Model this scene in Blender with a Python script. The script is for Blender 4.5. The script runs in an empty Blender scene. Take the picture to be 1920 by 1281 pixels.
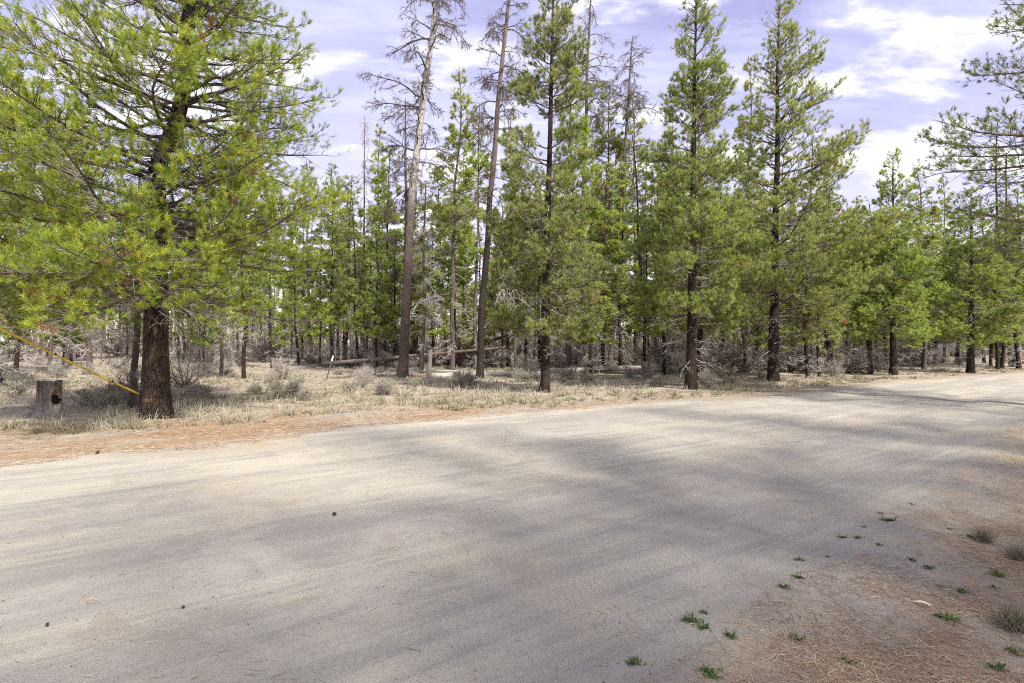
import bpy, math, random
import numpy as np
from mathutils import Vector

R = math.radians
sc = bpy.context.scene
COL = sc.collection

# ------------------------------------------------------------------ camera
F_PX, CAM_H = 1067.0, 1.5          # focal length in pixels of the 1920 px wide photograph, eye height
cd = bpy.data.cameras.new('camera'); cam = bpy.data.objects.new('camera', cd); COL.objects.link(cam)
cam.location = (0, 0, CAM_H); cam.rotation_euler = (R(90), 0, 0)
cd.sensor_width = 36; cd.lens = 36 * F_PX / 1920
cd.clip_start = 0.05; cd.clip_end = 3000
sc.camera = cam

# ------------------------------------------------------------------ world, sun, exposure
SUN_AZ, SUN_EL = 140.0, 45.0        # degrees clockwise from the viewing direction (+Y), and above the horizon
world = bpy.data.worlds.new('World'); sc.world = world; world.use_nodes = True
wt = world.node_tree; wn = wt.nodes; wl = wt.links; wn.clear()
def W(t, **k):
    n = wn.new(t)
    for a, b in k.items(): setattr(n, a, b)
    return n
w_out = W('ShaderNodeOutputWorld'); w_bg = W('ShaderNodeBackground'); w_bg.inputs[1].default_value = 0.10
sky = W('ShaderNodeTexSky', sky_type='NISHITA'); sky.sun_disc = False
sky.sun_elevation = R(SUN_EL); sky.sun_rotation = R(SUN_AZ)
sky.altitude = 1300; sky.air_density = 1.0; sky.dust_density = 0.6; sky.ozone_density = 2.0
tc = W('ShaderNodeTexCoord'); sep = W('ShaderNodeSeparateXYZ'); wl.new(tc.outputs['Generated'], sep.inputs[0])
def WM(op, a, b=None, c=None):
    n = W('ShaderNodeMath', operation=op)
    for i, v in enumerate((a, b, c)):
        if v is None: continue
        if isinstance(v, (int, float)): n.inputs[i].default_value = v
        else: wl.new(v, n.inputs[i])
    return n.outputs[0]
zz = WM('ADD', WM('MAXIMUM', sep.outputs[2], 0.0), 0.16)
comb = W('ShaderNodeCombineXYZ')
wl.new(WM('DIVIDE', sep.outputs[0], zz), comb.inputs[0]); wl.new(WM('DIVIDE', sep.outputs[1], zz), comb.inputs[1])
def wnoise(scale, rot, stretch, loc, detail=8, rough=0.55, dist=0.0):
    m = W('ShaderNodeMapping'); wl.new(comb.outputs[0], m.inputs[0])
    m.inputs['Rotation'].default_value = (0, 0, R(rot)); m.inputs['Scale'].default_value = stretch; m.inputs['Location'].default_value = loc
    n = W('ShaderNodeTexNoise'); wl.new(m.outputs[0], n.inputs[0])
    n.inputs['Scale'].default_value = scale; n.inputs['Detail'].default_value = detail
    n.inputs['Roughness'].default_value = rough; n.inputs['Distortion'].default_value = dist
    return n.outputs[0]
def wramp(v, a, b, lo=0.0, hi=1.0):
    n = W('ShaderNodeMapRange'); n.interpolation_type = 'SMOOTHSTEP'
    wl.new(v, n.inputs[0])
    for i, q in enumerate((a, b, lo, hi)): n.inputs[i + 1].default_value = q
    return n.outputs[0]
veil = wramp(wnoise(0.9, 25, (1, 1.9, 1), (3.1, 0.4, 0), 6, 0.5), 0.32, 0.68, 0.10, 0.55)
streak = wramp(wnoise(2.6, 25, (0.8, 2.6, 1), (1.2, 7.3, 0), 10, 0.62, 0.4), 0.40, 0.70, 0.0, 0.52)
puff = wramp(wnoise(1.5, 15, (1.0, 1.9, 1), (4.05, 2.5, 0), 10, 0.6, 0.15), 0.49, 0.63, 0.0, 1.0)
fac = WM('MINIMUM', WM('ADD', veil, streak), 0.97)
tint = W('ShaderNodeMix', data_type='RGBA', blend_type='MULTIPLY'); tint.inputs[0].default_value = 1.0
wl.new(sky.outputs[0], tint.inputs[6]); tint.inputs[7].default_value = (1.85, 1.12, 1.10, 1)
mixs = W('ShaderNodeMix', data_type='RGBA'); wl.new(fac, mixs.inputs[0])
wl.new(tint.outputs[2], mixs.inputs[6]); mixs.inputs[7].default_value = (3.30, 3.38, 4.55, 1)
mixp = W('ShaderNodeMix', data_type='RGBA'); wl.new(puff, mixp.inputs[0]); wl.new(mixs.outputs[2], mixp.inputs[6]); mixp.inputs[7].default_value = (5.4, 5.4, 5.6, 1)
wl.new(mixp.outputs[2], w_bg.inputs[0]); wl.new(w_bg.outputs[0], w_out.inputs[0])

sun_d = bpy.data.lights.new('sun', 'SUN'); sun = bpy.data.objects.new('sun', sun_d); COL.objects.link(sun)
sun_d.energy = 3.25; sun_d.angle = R(2.8); sun_d.color = (1.0, 0.95, 0.86)
sdir = Vector((math.sin(R(SUN_AZ)) * math.cos(R(SUN_EL)), math.cos(R(SUN_AZ)) * math.cos(R(SUN_EL)), math.sin(R(SUN_EL))))
sun.rotation_euler = sdir.to_track_quat('Z', 'Y').to_euler(); sun.location = sdir * 60

vs = sc.view_settings
vs.view_transform = 'Standard'; vs.look = 'None'; vs.exposure = 1.36; vs.gamma = 1.0; vs.use_curve_mapping = False
cy = sc.cycles
cy.pixel_filter_type = 'BLACKMAN_HARRIS'; cy.filter_width = 1.1
cy.max_bounces = 6; cy.diffuse_bounces = 4; cy.glossy_bounces = 1; cy.transmission_bounces = 4; cy.transparent_max_bounces = 4
cy.caustics_reflective = False; cy.caustics_refractive = False
cy.use_denoising = False
try: cy.sampling_pattern = 'TABULATED_SOBOL'
except Exception: pass

# ------------------------------------------------------------------ helpers
def at(px, py=None, Y=None, z=0.0):
    """a point of the place from where it shows in the photograph: given a depth, or lying at height z."""
    if Y is None: Y = F_PX * (CAM_H - z) / (py - 640.5)
    x = (px - 960) / F_PX * Y
    zz_ = z if py is None else CAM_H - (py - 640.5) / F_PX * Y
    return np.array((x, Y, zz_))

def nrm(v): return v / np.maximum(np.linalg.norm(v, axis=-1, keepdims=True), 1e-9)

def vnoise(x, y, seed=0):
    x = np.asarray(x, float); y = np.asarray(y, float)
    xi = np.floor(x).astype(np.int64); yi = np.floor(y).astype(np.int64); xf = x - xi; yf = y - yi
    def h(a, b):
        n = (a * 374761393 + b * 668265263 + seed * 974634777) & 0x7fffffff
        n = ((n ^ (n >> 13)) * 1274126177) & 0x7fffffff
        return ((n ^ (n >> 16)) & 0xffff) / 65535.0
    u = xf * xf * (3 - 2 * xf); v = yf * yf * (3 - 2 * yf)
    return (h(xi, yi) * (1 - u) + h(xi + 1, yi) * u) * (1 - v) + (h(xi, yi + 1) * (1 - u) + h(xi + 1, yi + 1) * u) * v
def fbm(x, y, seed=0, o=4):
    s = 0; a = 0.5
    for i in range(o): s = s + a * (vnoise(x * 2**i, y * 2**i, seed + i) - 0.5) * 2; a *= 0.5
    return s

class Buf:
    """collects polygons of 3 or 4 corners and one float per vertex"""
    def __init__(s): s.V = []; s.T = []; s.Q = []; s.A = []; s.n = 0
    def add(s, V, T=None, Q=None, a=0.0):
        V = np.asarray(V, np.float32).reshape(-1, 3)
        if T is not None and len(T): s.T.append(np.asarray(T, np.int32).reshape(-1, 3) + s.n)
        if Q is not None and len(Q): s.Q.append(np.asarray(Q, np.int32).reshape(-1, 4) + s.n)
        s.V.append(V); s.A.append(np.broadcast_to(np.asarray(a, np.float32), (len(V),)) if np.ndim(a) < 1 else np.asarray(a, np.float32))
        s.n += len(V)
        return s
    def mesh(s, name, mat, smooth=True, attrs=None):
        me = bpy.data.meshes.new(name)
        V = np.concatenate(s.V); T = np.concatenate(s.T) if s.T else np.zeros((0, 3), np.int32); Q = np.concatenate(s.Q) if s.Q else np.zeros((0, 4), np.int32)
        me.vertices.add(len(V)); me.vertices.foreach_set('co', V.ravel())
        nl = T.size + Q.size; npoly = len(T) + len(Q)
        me.loops.add(nl); me.loops.foreach_set('vertex_index', np.concatenate([T.ravel(), Q.ravel()]))
        me.polygons.add(npoly)
        st = np.concatenate([np.arange(len(T)) * 3, T.size + np.arange(len(Q)) * 4]).astype(np.int32)
        me.polygons.foreach_set('loop_start', st)
        me.polygons.foreach_set('use_smooth', np.full(npoly, smooth, bool))
        at_ = me.attributes.new('tint', 'FLOAT', 'POINT'); at_.data.foreach_set('value', np.concatenate(s.A))
        for k, arr in (attrs or {}).items():
            q = me.attributes.new(k, 'FLOAT', 'POINT'); q.data.foreach_set('value', np.asarray(arr, np.float32))
        me.update(calc_edges=True)
        if mat is not None: me.materials.append(mat)
        return me

def tubes(P, Rr, S=4, cap=False):
    """N tapered tubes through P (N,K,3) with radii Rr (N,K)"""
    P = np.asarray(P, float); N, K, _ = P.shape; Rr = np.asarray(Rr, float)
    T = np.empty_like(P); T[:, 1:-1] = P[:, 2:] - P[:, :-2]; T[:, 0] = P[:, 1] - P[:, 0]; T[:, -1] = P[:, -1] - P[:, -2]; T = nrm(T)
    m = nrm(P[:, -1] - P[:, 0]); ref = np.where(np.abs(m[:, 2:3]) > 0.8, np.array([[1.0, 0, 0]]), np.array([[0, 0, 1.0]]))[:, None, :]
    U = nrm(np.cross(T, np.broadcast_to(ref, T.shape))); V = np.cross(T, U)
    a = np.arange(S) * 2 * np.pi / S
    ring = U[:, :, None, :] * np.cos(a)[None, None, :, None] + V[:, :, None, :] * np.sin(a)[None, None, :, None]
    verts = P[:, :, None, :] + ring * Rr[:, :, None, None]
    base = (np.arange(N) * K * S)[:, None, None] + (np.arange(K - 1) * S)[None, :, None]
    i = np.arange(S)[None, None, :]; j = (np.arange(S) + 1)[None, None, :] % S
    Q = np.stack([base + i, base + j, base + S + j, base + S + i], -1).reshape(-1, 4)
    V_ = verts.reshape(-1, 3); Tt = None
    if cap:
        c0 = np.concatenate([P[:, 0], P[:, -1]]); n0 = len(V_); V_ = np.concatenate([V_, c0]); tri = []
        for n in range(N):
            b0 = n * K * S; b1 = b0 + (K - 1) * S
            for q in range(S):
                tri.append((n0 + n, b0 + (q + 1) % S, b0 + q)); tri.append((n0 + N + n, b1 + q, b1 + (q + 1) % S))
        Tt = np.array(tri)
    return V_, Tt, Q

def ribbons(rng, P, w):
    """hair-fine twigs: one narrow strip each"""
    N, K, _ = P.shape; d = nrm(P[:, -1] - P[:, 0]); sd = nrm(np.cross(d, rng.normal(0, 1, (N, 3))))[:, None] * (w * np.linspace(1, 0.35, K))[None, :, None]
    V = np.stack([P - sd, P + sd], 2).reshape(-1, 3); b0 = (np.arange(N) * K * 2)[:, None] + (np.arange(K - 1) * 2)[None]
    return V, None, np.stack([b0, b0 + 1, b0 + 3, b0 + 2], -1).reshape(-1, 4)

def link(name, me, parent=None, loc=None, rot=None):
    o = bpy.data.objects.new(name, me); COL.objects.link(o); o.parent = parent
    if loc is not None: o.location = loc
    if rot is not None: o.rotation_euler = rot
    return o
def tag(o, label=None, cat=None, group=None, kind=None):
    if label: o['label'] = label
    if cat: o['category'] = cat
    if group: o['group'] = group
    if kind: o['kind'] = kind
    return o
def thing(name, parts, loc, rz=0.0, scale=(1, 1, 1), label=None, cat=None, group=None, tilt=(0, 0)):
    """an Empty at the base and one child for each (part name, mesh)"""
    e = bpy.data.objects.new(name, None); COL.objects.link(e); e.empty_display_size = 0.2
    e.location = loc; e.rotation_euler = (tilt[0], tilt[1], rz); e.scale = scale if not np.isscalar(scale) else (scale,) * 3
    tag(e, label, cat, group)
    made = []
    for pt in parts:                                   # (name, mesh) or (name, mesh, index of the part it belongs to)
        pn, me = pt[0], pt[1]
        o = link(pn, me, e if len(pt) < 3 else made[pt[2]]); made.append(o)
        if pn in ('cones', 'dead_twigs', 'scales'): o['kind'] = 'stuff'
    return e

# ------------------------------------------------------------------ materials
def M(name):
    m = bpy.data.materials.new(name); m.use_nodes = True; nt = m.node_tree; nt.nodes.clear()
    return m, nt
class NB:
    def __init__(s, nt): s.nt = nt
    def n(s, t, ins=None, **k):
        q = s.nt.nodes.new(t)
        for a, b in k.items(): setattr(q, a, b)
        for a, b in (ins or {}).items():
            if hasattr(b, 'is_linked') or isinstance(b, bpy.types.NodeSocket): s.nt.links.new(b, q.inputs[a])
            else: q.inputs[a].default_value = b
        return q
    def math(s, op, a, b=0.0, c=None):
        d = {0: a, 1: b}
        if c is not None: d[2] = c
        return s.n('ShaderNodeMath', d, operation=op).outputs[0]
    def mix(s, f, a, b, blend='MIX'):
        return s.n('ShaderNodeMix', {0: f, 6: a, 7: b}, data_type='RGBA', blend_type=blend).outputs[2]
    def noise(s, vec, scale, detail=4, rough=0.55, dist=0.0):
        return s.n('ShaderNodeTexNoise', {'Vector': vec, 'Scale': scale, 'Detail': detail, 'Roughness': rough, 'Distortion': dist}).outputs[0]
    def ramp(s, v, a, b, lo=0.0, hi=1.0):
        return s.n('ShaderNodeMapRange', {0: v, 1: a, 2: b, 3: lo, 4: hi}, interpolation_type='SMOOTHSTEP').outputs[0]
    def attr(s, name): return s.n('ShaderNodeAttribute', attribute_name=name).outputs['Fac']
    def mapping(s, vec, scale=(1, 1, 1), rot=(0, 0, 0), loc=(0, 0, 0)):
        return s.n('ShaderNodeMapping', {0: vec, 'Scale': scale, 'Rotation': rot, 'Location': loc}).outputs[0]
    def bump(s, h, strength=0.5, dist=0.02, normal=None):
        d = {'Strength': strength, 'Distance': dist, 'Height': h}
        if normal is not None: d['Normal'] = normal
        return s.n('ShaderNodeBump', d).outputs[0]
    def surf(s, shader): s.n('ShaderNodeOutputMaterial', {0: shader})
    def pbr(s, col, rough=0.8, normal=None, spec=0.3):
        d = {'Base Color': col, 'Roughness': rough, 'Specular IOR Level': spec}
        if normal is not None: d['Normal'] = normal
        return s.n('ShaderNodeBsdfPrincipled', d).outputs[0]

def rgb(*c): return (c[0], c[1], c[2], 1.0)

def needle_mat(name, dark, mid, light, transl=0.32, dead=(0.36, 0.15, 0.05)):
    m, nt = M(name); b = NB(nt)
    t = b.attr('tint')
    r = b.n('ShaderNodeValToRGB', {0: t}); e = r.color_ramp.elements
    e[0].position = 0.0; e[0].color = rgb(*dark); e[1].position = 0.45; e[1].color = rgb(*mid)
    for p, c in ((0.85, light), (0.955, light), (0.965, dead)):
        q = r.color_ramp.elements.new(p); q.color = rgb(*c)
    oi = b.n('ShaderNodeObjectInfo').outputs['Random']
    hs = b.n('ShaderNodeHueSaturation', {'Hue': b.ramp(oi, 0, 1, 0.488, 0.506), 'Saturation': b.ramp(oi, 0, 1, 0.84, 1.0), 'Value': b.ramp(b.math('FRACT', b.math('MULTIPLY', oi, 7.13)), 0, 1, 0.85, 1.12), 'Color': r.outputs[0]}).outputs[0]
    d = b.n('ShaderNodeBsdfDiffuse', {0: hs}).outputs[0]
    tl = b.n('ShaderNodeBsdfTranslucent', {0: b.mix(1.0, hs, rgb(1.15, 1.1, 0.6), 'MULTIPLY')}).outputs[0]
    g = b.n('ShaderNodeBsdfGlossy', {'Color': rgb(0.9, 0.95, 0.9), 'Roughness': 0.45}).outputs[0]
    s1 = b.n('ShaderNodeMixShader', {0: transl, 1: d, 2: tl}).outputs[0]
    b.surf(b.n('ShaderNodeMixShader', {0: 0.035, 1: s1, 2: g}).outputs[0])
    return m

def bark_mat(name, dark, mid, light, vs_=9.0, bump=0.9, paint=False, low=None):
    m, nt = M(name); b = NB(nt)
    co = b.n('ShaderNodeTexCoord').outputs['Object']
    w = b.n('ShaderNodeVectorMath', {0: co, 1: b.n('ShaderNodeVectorMath', {0: b.n('ShaderNodeTexNoise', {'Vector': co, 'Scale': 5.0, 'Detail': 3}).outputs[1], 1: (0.2, 0.2, 0.3)}, operation='MULTIPLY').outputs[0]}, operation='ADD').outputs[0]
    mp = b.mapping(w, (1, 1, 0.17))
    vo = b.n('ShaderNodeTexVoronoi', {'Vector': mp, 'Scale': vs_ * 3.0}, feature='DISTANCE_TO_EDGE').outputs['Distance']
    plate = b.ramp(b.math('ADD', vo, b.math('MULTIPLY', b.noise(mp, 60, 3), 0.16)), 0.03, 0.22)
    n1 = b.noise(mp, 26, 5, 0.65); n2 = b.noise(co, 2.2, 3)
    col = b.mix(b.ramp(n1, 0.3, 0.7), rgb(*mid), rgb(*light)); col = b.mix(b.ramp(n2, 0.35, 0.65, 0, 0.6), col, rgb(*mid))
    col = b.mix(b.ramp(plate, 0, 1, 1.0, 0.0), col, rgb(*dark))
    if low is not None:
        z = b.n('ShaderNodeSeparateXYZ', {0: co}).outputs[2]
        col = b.mix(b.ramp(b.math('ADD', z, b.math('MULTIPLY', n2, 2.5)), low[0], low[1]), col, b.mix(b.ramp(n1, 0.3, 0.7), rgb(*low[2]), rgb(*low[3])))
    if paint:
        x, y, z = [b.n('ShaderNodeSeparateXYZ', {0: co}).outputs[i] for i in range(3)]
        band = b.math('MULTIPLY', b.ramp(z, 0.33, 0.37), b.ramp(z, 0.40, 0.45, 1, 0))
        band = b.math('MULTIPLY', band, b.math('MULTIPLY', b.ramp(x, -0.12, -0.08), b.ramp(x, 0.06, 0.1, 1, 0)))
        band = b.math('MULTIPLY', band, b.math('LESS_THAN', y, 0.0))
        band = b.math('MULTIPLY', band, b.ramp(b.noise(co, 30, 3), 0.40, 0.55))
        col = b.mix(b.math('MULTIPLY', band, 0.2), col, rgb(0.42, 0.24, 0.02))
    h = b.math('ADD', b.math('MULTIPLY', plate, 0.7), b.math('MULTIPLY', n1, 0.5))
    b.surf(b.pbr(col, 0.9, b.bump(h, bump, 0.03), 0.15))
    return m

def wood_mat(name, c0, c1, scale=6.0, stretch=(1, 1, 0.15), rough=0.85, bump=0.5):
    m, nt = M(name); b = NB(nt)
    co = b.n('ShaderNodeTexCoord').outputs['Object']
    n1 = b.noise(b.mapping(co, stretch), scale * 6, 5, 0.65); n2 = b.noise(co, scale * 0.4, 3)
    t = b.attr('tint')
    col = b.mix(b.ramp(b.math('ADD', b.math('MULTIPLY', n1, 0.7), b.math('MULTIPLY', n2, 0.4)), 0.35, 0.72), rgb(*c0), rgb(*c1))
    col = b.mix(1.0, col, b.n('ShaderNodeCombineColor', {i: b.ramp(t, 0, 1, 0.8, 1.2) for i in range(3)}).outputs[0], 'MULTIPLY')
    b.surf(b.pbr(col, rough, b.bump(n1, bump, 0.01), 0.2))
    return m

def plain_mat(name, col, rough=0.6, metal=0.0, var=0.12, scale=8.0, spec=0.4):
    m, nt = M(name); b = NB(nt)
    co = b.n('ShaderNodeTexCoord').outputs['Object']
    n1 = b.noise(co, scale, 4)
    c = b.mix(b.ramp(n1, 0.3, 0.7), rgb(*[q * (1 - var) for q in col]), rgb(*[min(1, q * (1 + var)) for q in col]))
    p = b.n('ShaderNodeBsdfPrincipled', {'Base Color': c, 'Roughness': rough, 'Metallic': metal, 'Specular IOR Level': spec})
    b.surf(p.outputs[0]); return m

def blade_mat(name, stops, transl=0.3):
    m, nt = M(name); b = NB(nt)
    r = b.n('ShaderNodeValToRGB', {0: b.attr('tint')}); e = r.color_ramp.elements
    e[0].position, e[0].color = stops[0][0], rgb(*stops[0][1]); e[1].position, e[1].color = stops[-1][0], rgb(*stops[-1][1])
    for p, c in stops[1:-1]: r.color_ramp.elements.new(p).color = rgb(*c)
    d = b.n('ShaderNodeBsdfDiffuse', {0: r.outputs[0]}).outputs[0]; t = b.n('ShaderNodeBsdfTranslucent', {0: r.outputs[0]}).outputs[0]
    b.surf(b.n('ShaderNodeMixShader', {0: transl, 1: d, 2: t}).outputs[0]); return m

MAT = {}
MAT['needle_near'] = needle_mat('needle_near', (0.080, 0.150, 0.020), (0.275, 0.375, 0.032), (0.560, 0.570, 0.055), 0.46)
MAT['needle_mid'] = needle_mat('needle_mid', (0.085, 0.140, 0.040), (0.265, 0.350, 0.080), (0.510, 0.560, 0.125), 0.47)
MAT['needle_far'] = needle_mat('needle_far', (0.100, 0.165, 0.038), (0.300, 0.400, 0.074), (0.530, 0.585, 0.112), 0.52)
MAT['bark_big'] = bark_mat('bark_big', (0.010, 0.007, 0.006), (0.036, 0.025, 0.019), (0.092, 0.066, 0.050), 9, 1.0, paint=True)
MAT['bark'] = bark_mat('bark', (0.009, 0.007, 0.006), (0.030, 0.021, 0.017), (0.072, 0.053, 0.042), 11, 0.8)
MAT['bark_grey'] = bark_mat('bark_grey', (0.035, 0.028, 0.024), (0.105, 0.080, 0.066), (0.200, 0.165, 0.140), 12, 0.6)
MAT['bark_snag'] = bark_mat('bark_snag', (0.032, 0.025, 0.021), (0.100, 0.074, 0.060), (0.225, 0.180, 0.150), 14, 0.8, low=(7.5, 10.5, (0.30, 0.27, 0.25), (0.62, 0.58, 0.55)))
MAT['bark_snag_dark'] = bark_mat('bark_snag_dark', (0.010, 0.008, 0.007), (0.032, 0.024, 0.020), (0.075, 0.060, 0.050), 12, 0.8, low=(6.5, 11, (0.10, 0.075, 0.06), (0.24, 0.19, 0.16)))
MAT['twig'] = wood_mat('twig', (0.080, 0.064, 0.054), (0.19, 0.16, 0.138), 4)
MAT['dead_twig'] = wood_mat('dead_twig', (0.25, 0.225, 0.205), (0.50, 0.455, 0.42), 4)
MAT['brush_wood'] = wood_mat('brush_wood', (0.13, 0.112, 0.098), (0.31, 0.272, 0.245), 4)
MAT['log_pale'] = wood_mat('log_pale', (0.22, 0.195, 0.175), (0.50, 0.46, 0.415), 5)
MAT['log_dark'] = wood_mat('log_dark', (0.06, 0.048, 0.04), (0.19, 0.155, 0.13), 5)
MAT['stump_wood'] = wood_mat('stump_wood', (0.055, 0.048, 0.043), (0.27, 0.25, 0.23), 5, (1, 1, 0.12), 0.9, 0.9)
MAT['rust_wood'] = wood_mat('rust_wood', (0.13, 0.075, 0.04), (0.34, 0.21, 0.11), 7, (1, 1, 0.3))
MAT['char'] = plain_mat('char', (0.012, 0.010, 0.009), 0.95, 0, 0.4, 20, 0.1)
MAT['shrub'] = wood_mat('shrub', (0.25, 0.225, 0.205), (0.47, 0.43, 0.395), 4)
MAT['shrub_leaf'] = blade_mat('shrub_leaf', [(0, (0.25, 0.235, 0.18)), (0.6, (0.37, 0.36, 0.27)), (1, (0.48, 0.46, 0.36))], 0.2)
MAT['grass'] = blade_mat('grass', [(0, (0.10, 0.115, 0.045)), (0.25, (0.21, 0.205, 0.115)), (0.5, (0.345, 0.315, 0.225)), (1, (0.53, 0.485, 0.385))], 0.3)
MAT['weed'] = blade_mat('weed', [(0, (0.05, 0.10, 0.03)), (0.5, (0.10, 0.17, 0.05)), (1, (0.19, 0.25, 0.09))], 0.25)
MAT['litter'] = blade_mat('litter', [(0, (0.21, 0.155, 0.11)), (0.45, (0.38, 0.255, 0.165)), (0.8, (0.50, 0.37, 0.245)), (1, (0.60, 0.51, 0.39))], 0.0)
MAT['pebble'] = blade_mat('pebble', [(0, (0.10, 0.09, 0.085)), (0.5, (0.24, 0.22, 0.205)), (1, (0.52, 0.48, 0.44))], 0.0)
MAT['cone'] = plain_mat('cone', (0.075, 0.05, 0.035), 0.9, 0, 0.4, 60)
MAT['yellow'] = plain_mat('yellow', (0.68, 0.47, 0.035), 0.45, 0, 0.10, 5)
MAT['black'] = plain_mat('black', (0.025, 0.025, 0.025), 0.6)
MAT['steel'] = plain_mat('steel', (0.32, 0.32, 0.33), 0.4, 0.8)
MAT['white'] = plain_mat('white', (0.78, 0.79, 0.80), 0.4, 0, 0.04)
MAT['green_paint'] = plain_mat('green_paint', (0.055, 0.10, 0.07), 0.6)
MAT['glass'] = plain_mat('glass', (0.03, 0.035, 0.04), 0.12, 0, 0.1, 3, 0.6)
MAT['tyre'] = plain_mat('tyre', (0.03, 0.03, 0.03), 0.85)
MAT['rim'] = plain_mat('rim', (0.5, 0.5, 0.52), 0.35, 0.6)
MAT['pale_leaf'] = plain_mat('pale_leaf', (0.72, 0.66, 0.45), 0.6, 0, 0.12, 60)
MAT['lamp_red'] = plain_mat('lamp_red', (0.35, 0.02, 0.02), 0.3)

# ------------------------------------------------------------------ ground and road
TH = R(36.0); CT, ST = math.cos(TH), math.sin(TH)
FAR_U = np.array([-40, -8, -0.9, 1.4, 3.45, 7.35, 10.2, 13.6, 20.2, 25.4, 31, 34, 60, 200]); FAR_V = np.array([9.6, 9.2, 8.95, 8.95, 9.6, 9.35, 9.0, 8.2, 8.45, 8.6, 7.9, 7.4, 7.4, 7.4])
NEAR_U = np.array([-40, -5, 1.55, 3.35, 5.9, 7.5, 9.6, 13.2, 20, 200]); NEAR_V = np.array([1.3, 1.3, 1.45, 1.68, 1.95, 2.1, 2.4, 2.8, 2.8, 2.8])
def road_uv(x, y): return CT * x + ST * y, -ST * x + CT * y
def road_s(x, y):
    """signed distance to the road's edge, negative on the road"""
    u, v = road_uv(x, y)
    f = np.interp(u, FAR_U, FAR_V) + 0.30 * fbm(u * 0.5, v * 0.2, 5); n = np.interp(u, NEAR_U, NEAR_V) + 0.25 * fbm(u * 0.7, v * 0.2, 9)
    return np.maximum(v - f, n - v), v - f, n - v
def ground_z(x, y):
    x = np.asarray(x, float); y = np.asarray(y, float)
    s, sf, sn = road_s(x, y); u, v = road_uv(x, y)
    z = 0.018 * fbm(u * 0.12, v * 0.9, 21, 3) * (s < 0.6)
    inroad = np.clip(-s / 1.0, 0, 1)
    z = z + inroad * 0.022 * np.sin(v * 3.3 + 1.5 * fbm(u * 0.15, v * 0.2, 3)) + 0.008 * fbm(u * 0.9, v * 2.6, 31, 4)
    berm = np.exp(-((s - 0.05) / 0.35) ** 2)
    z = z + berm * (0.030 + 0.045 * np.clip(fbm(u * 0.8, v * 0.8, 41, 3), -0.4, 1)) * (sn > -1.0) + berm * 0.03 * (sf > -1.0)
    out = np.clip((sf - 0.5) / 2.5, 0, 1)
    z = z + out * (0.09 * fbm(x * 0.22, y * 0.22, 51, 4) + 0.04 * fbm(x * 1.3, y * 1.3, 61, 3))
    outn = np.clip((sn - 0.3) / 2.0, 0, 1)
    z = z + outn * (0.05 * fbm(x * 0.5, y * 0.5, 71, 4))
    r = np.hypot(x, y)
    return z * np.clip((260 - r) / 100, 0, 1)
def gz(x, y): return float(ground_z(np.array([x]), np.array([y]))[0])

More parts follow.
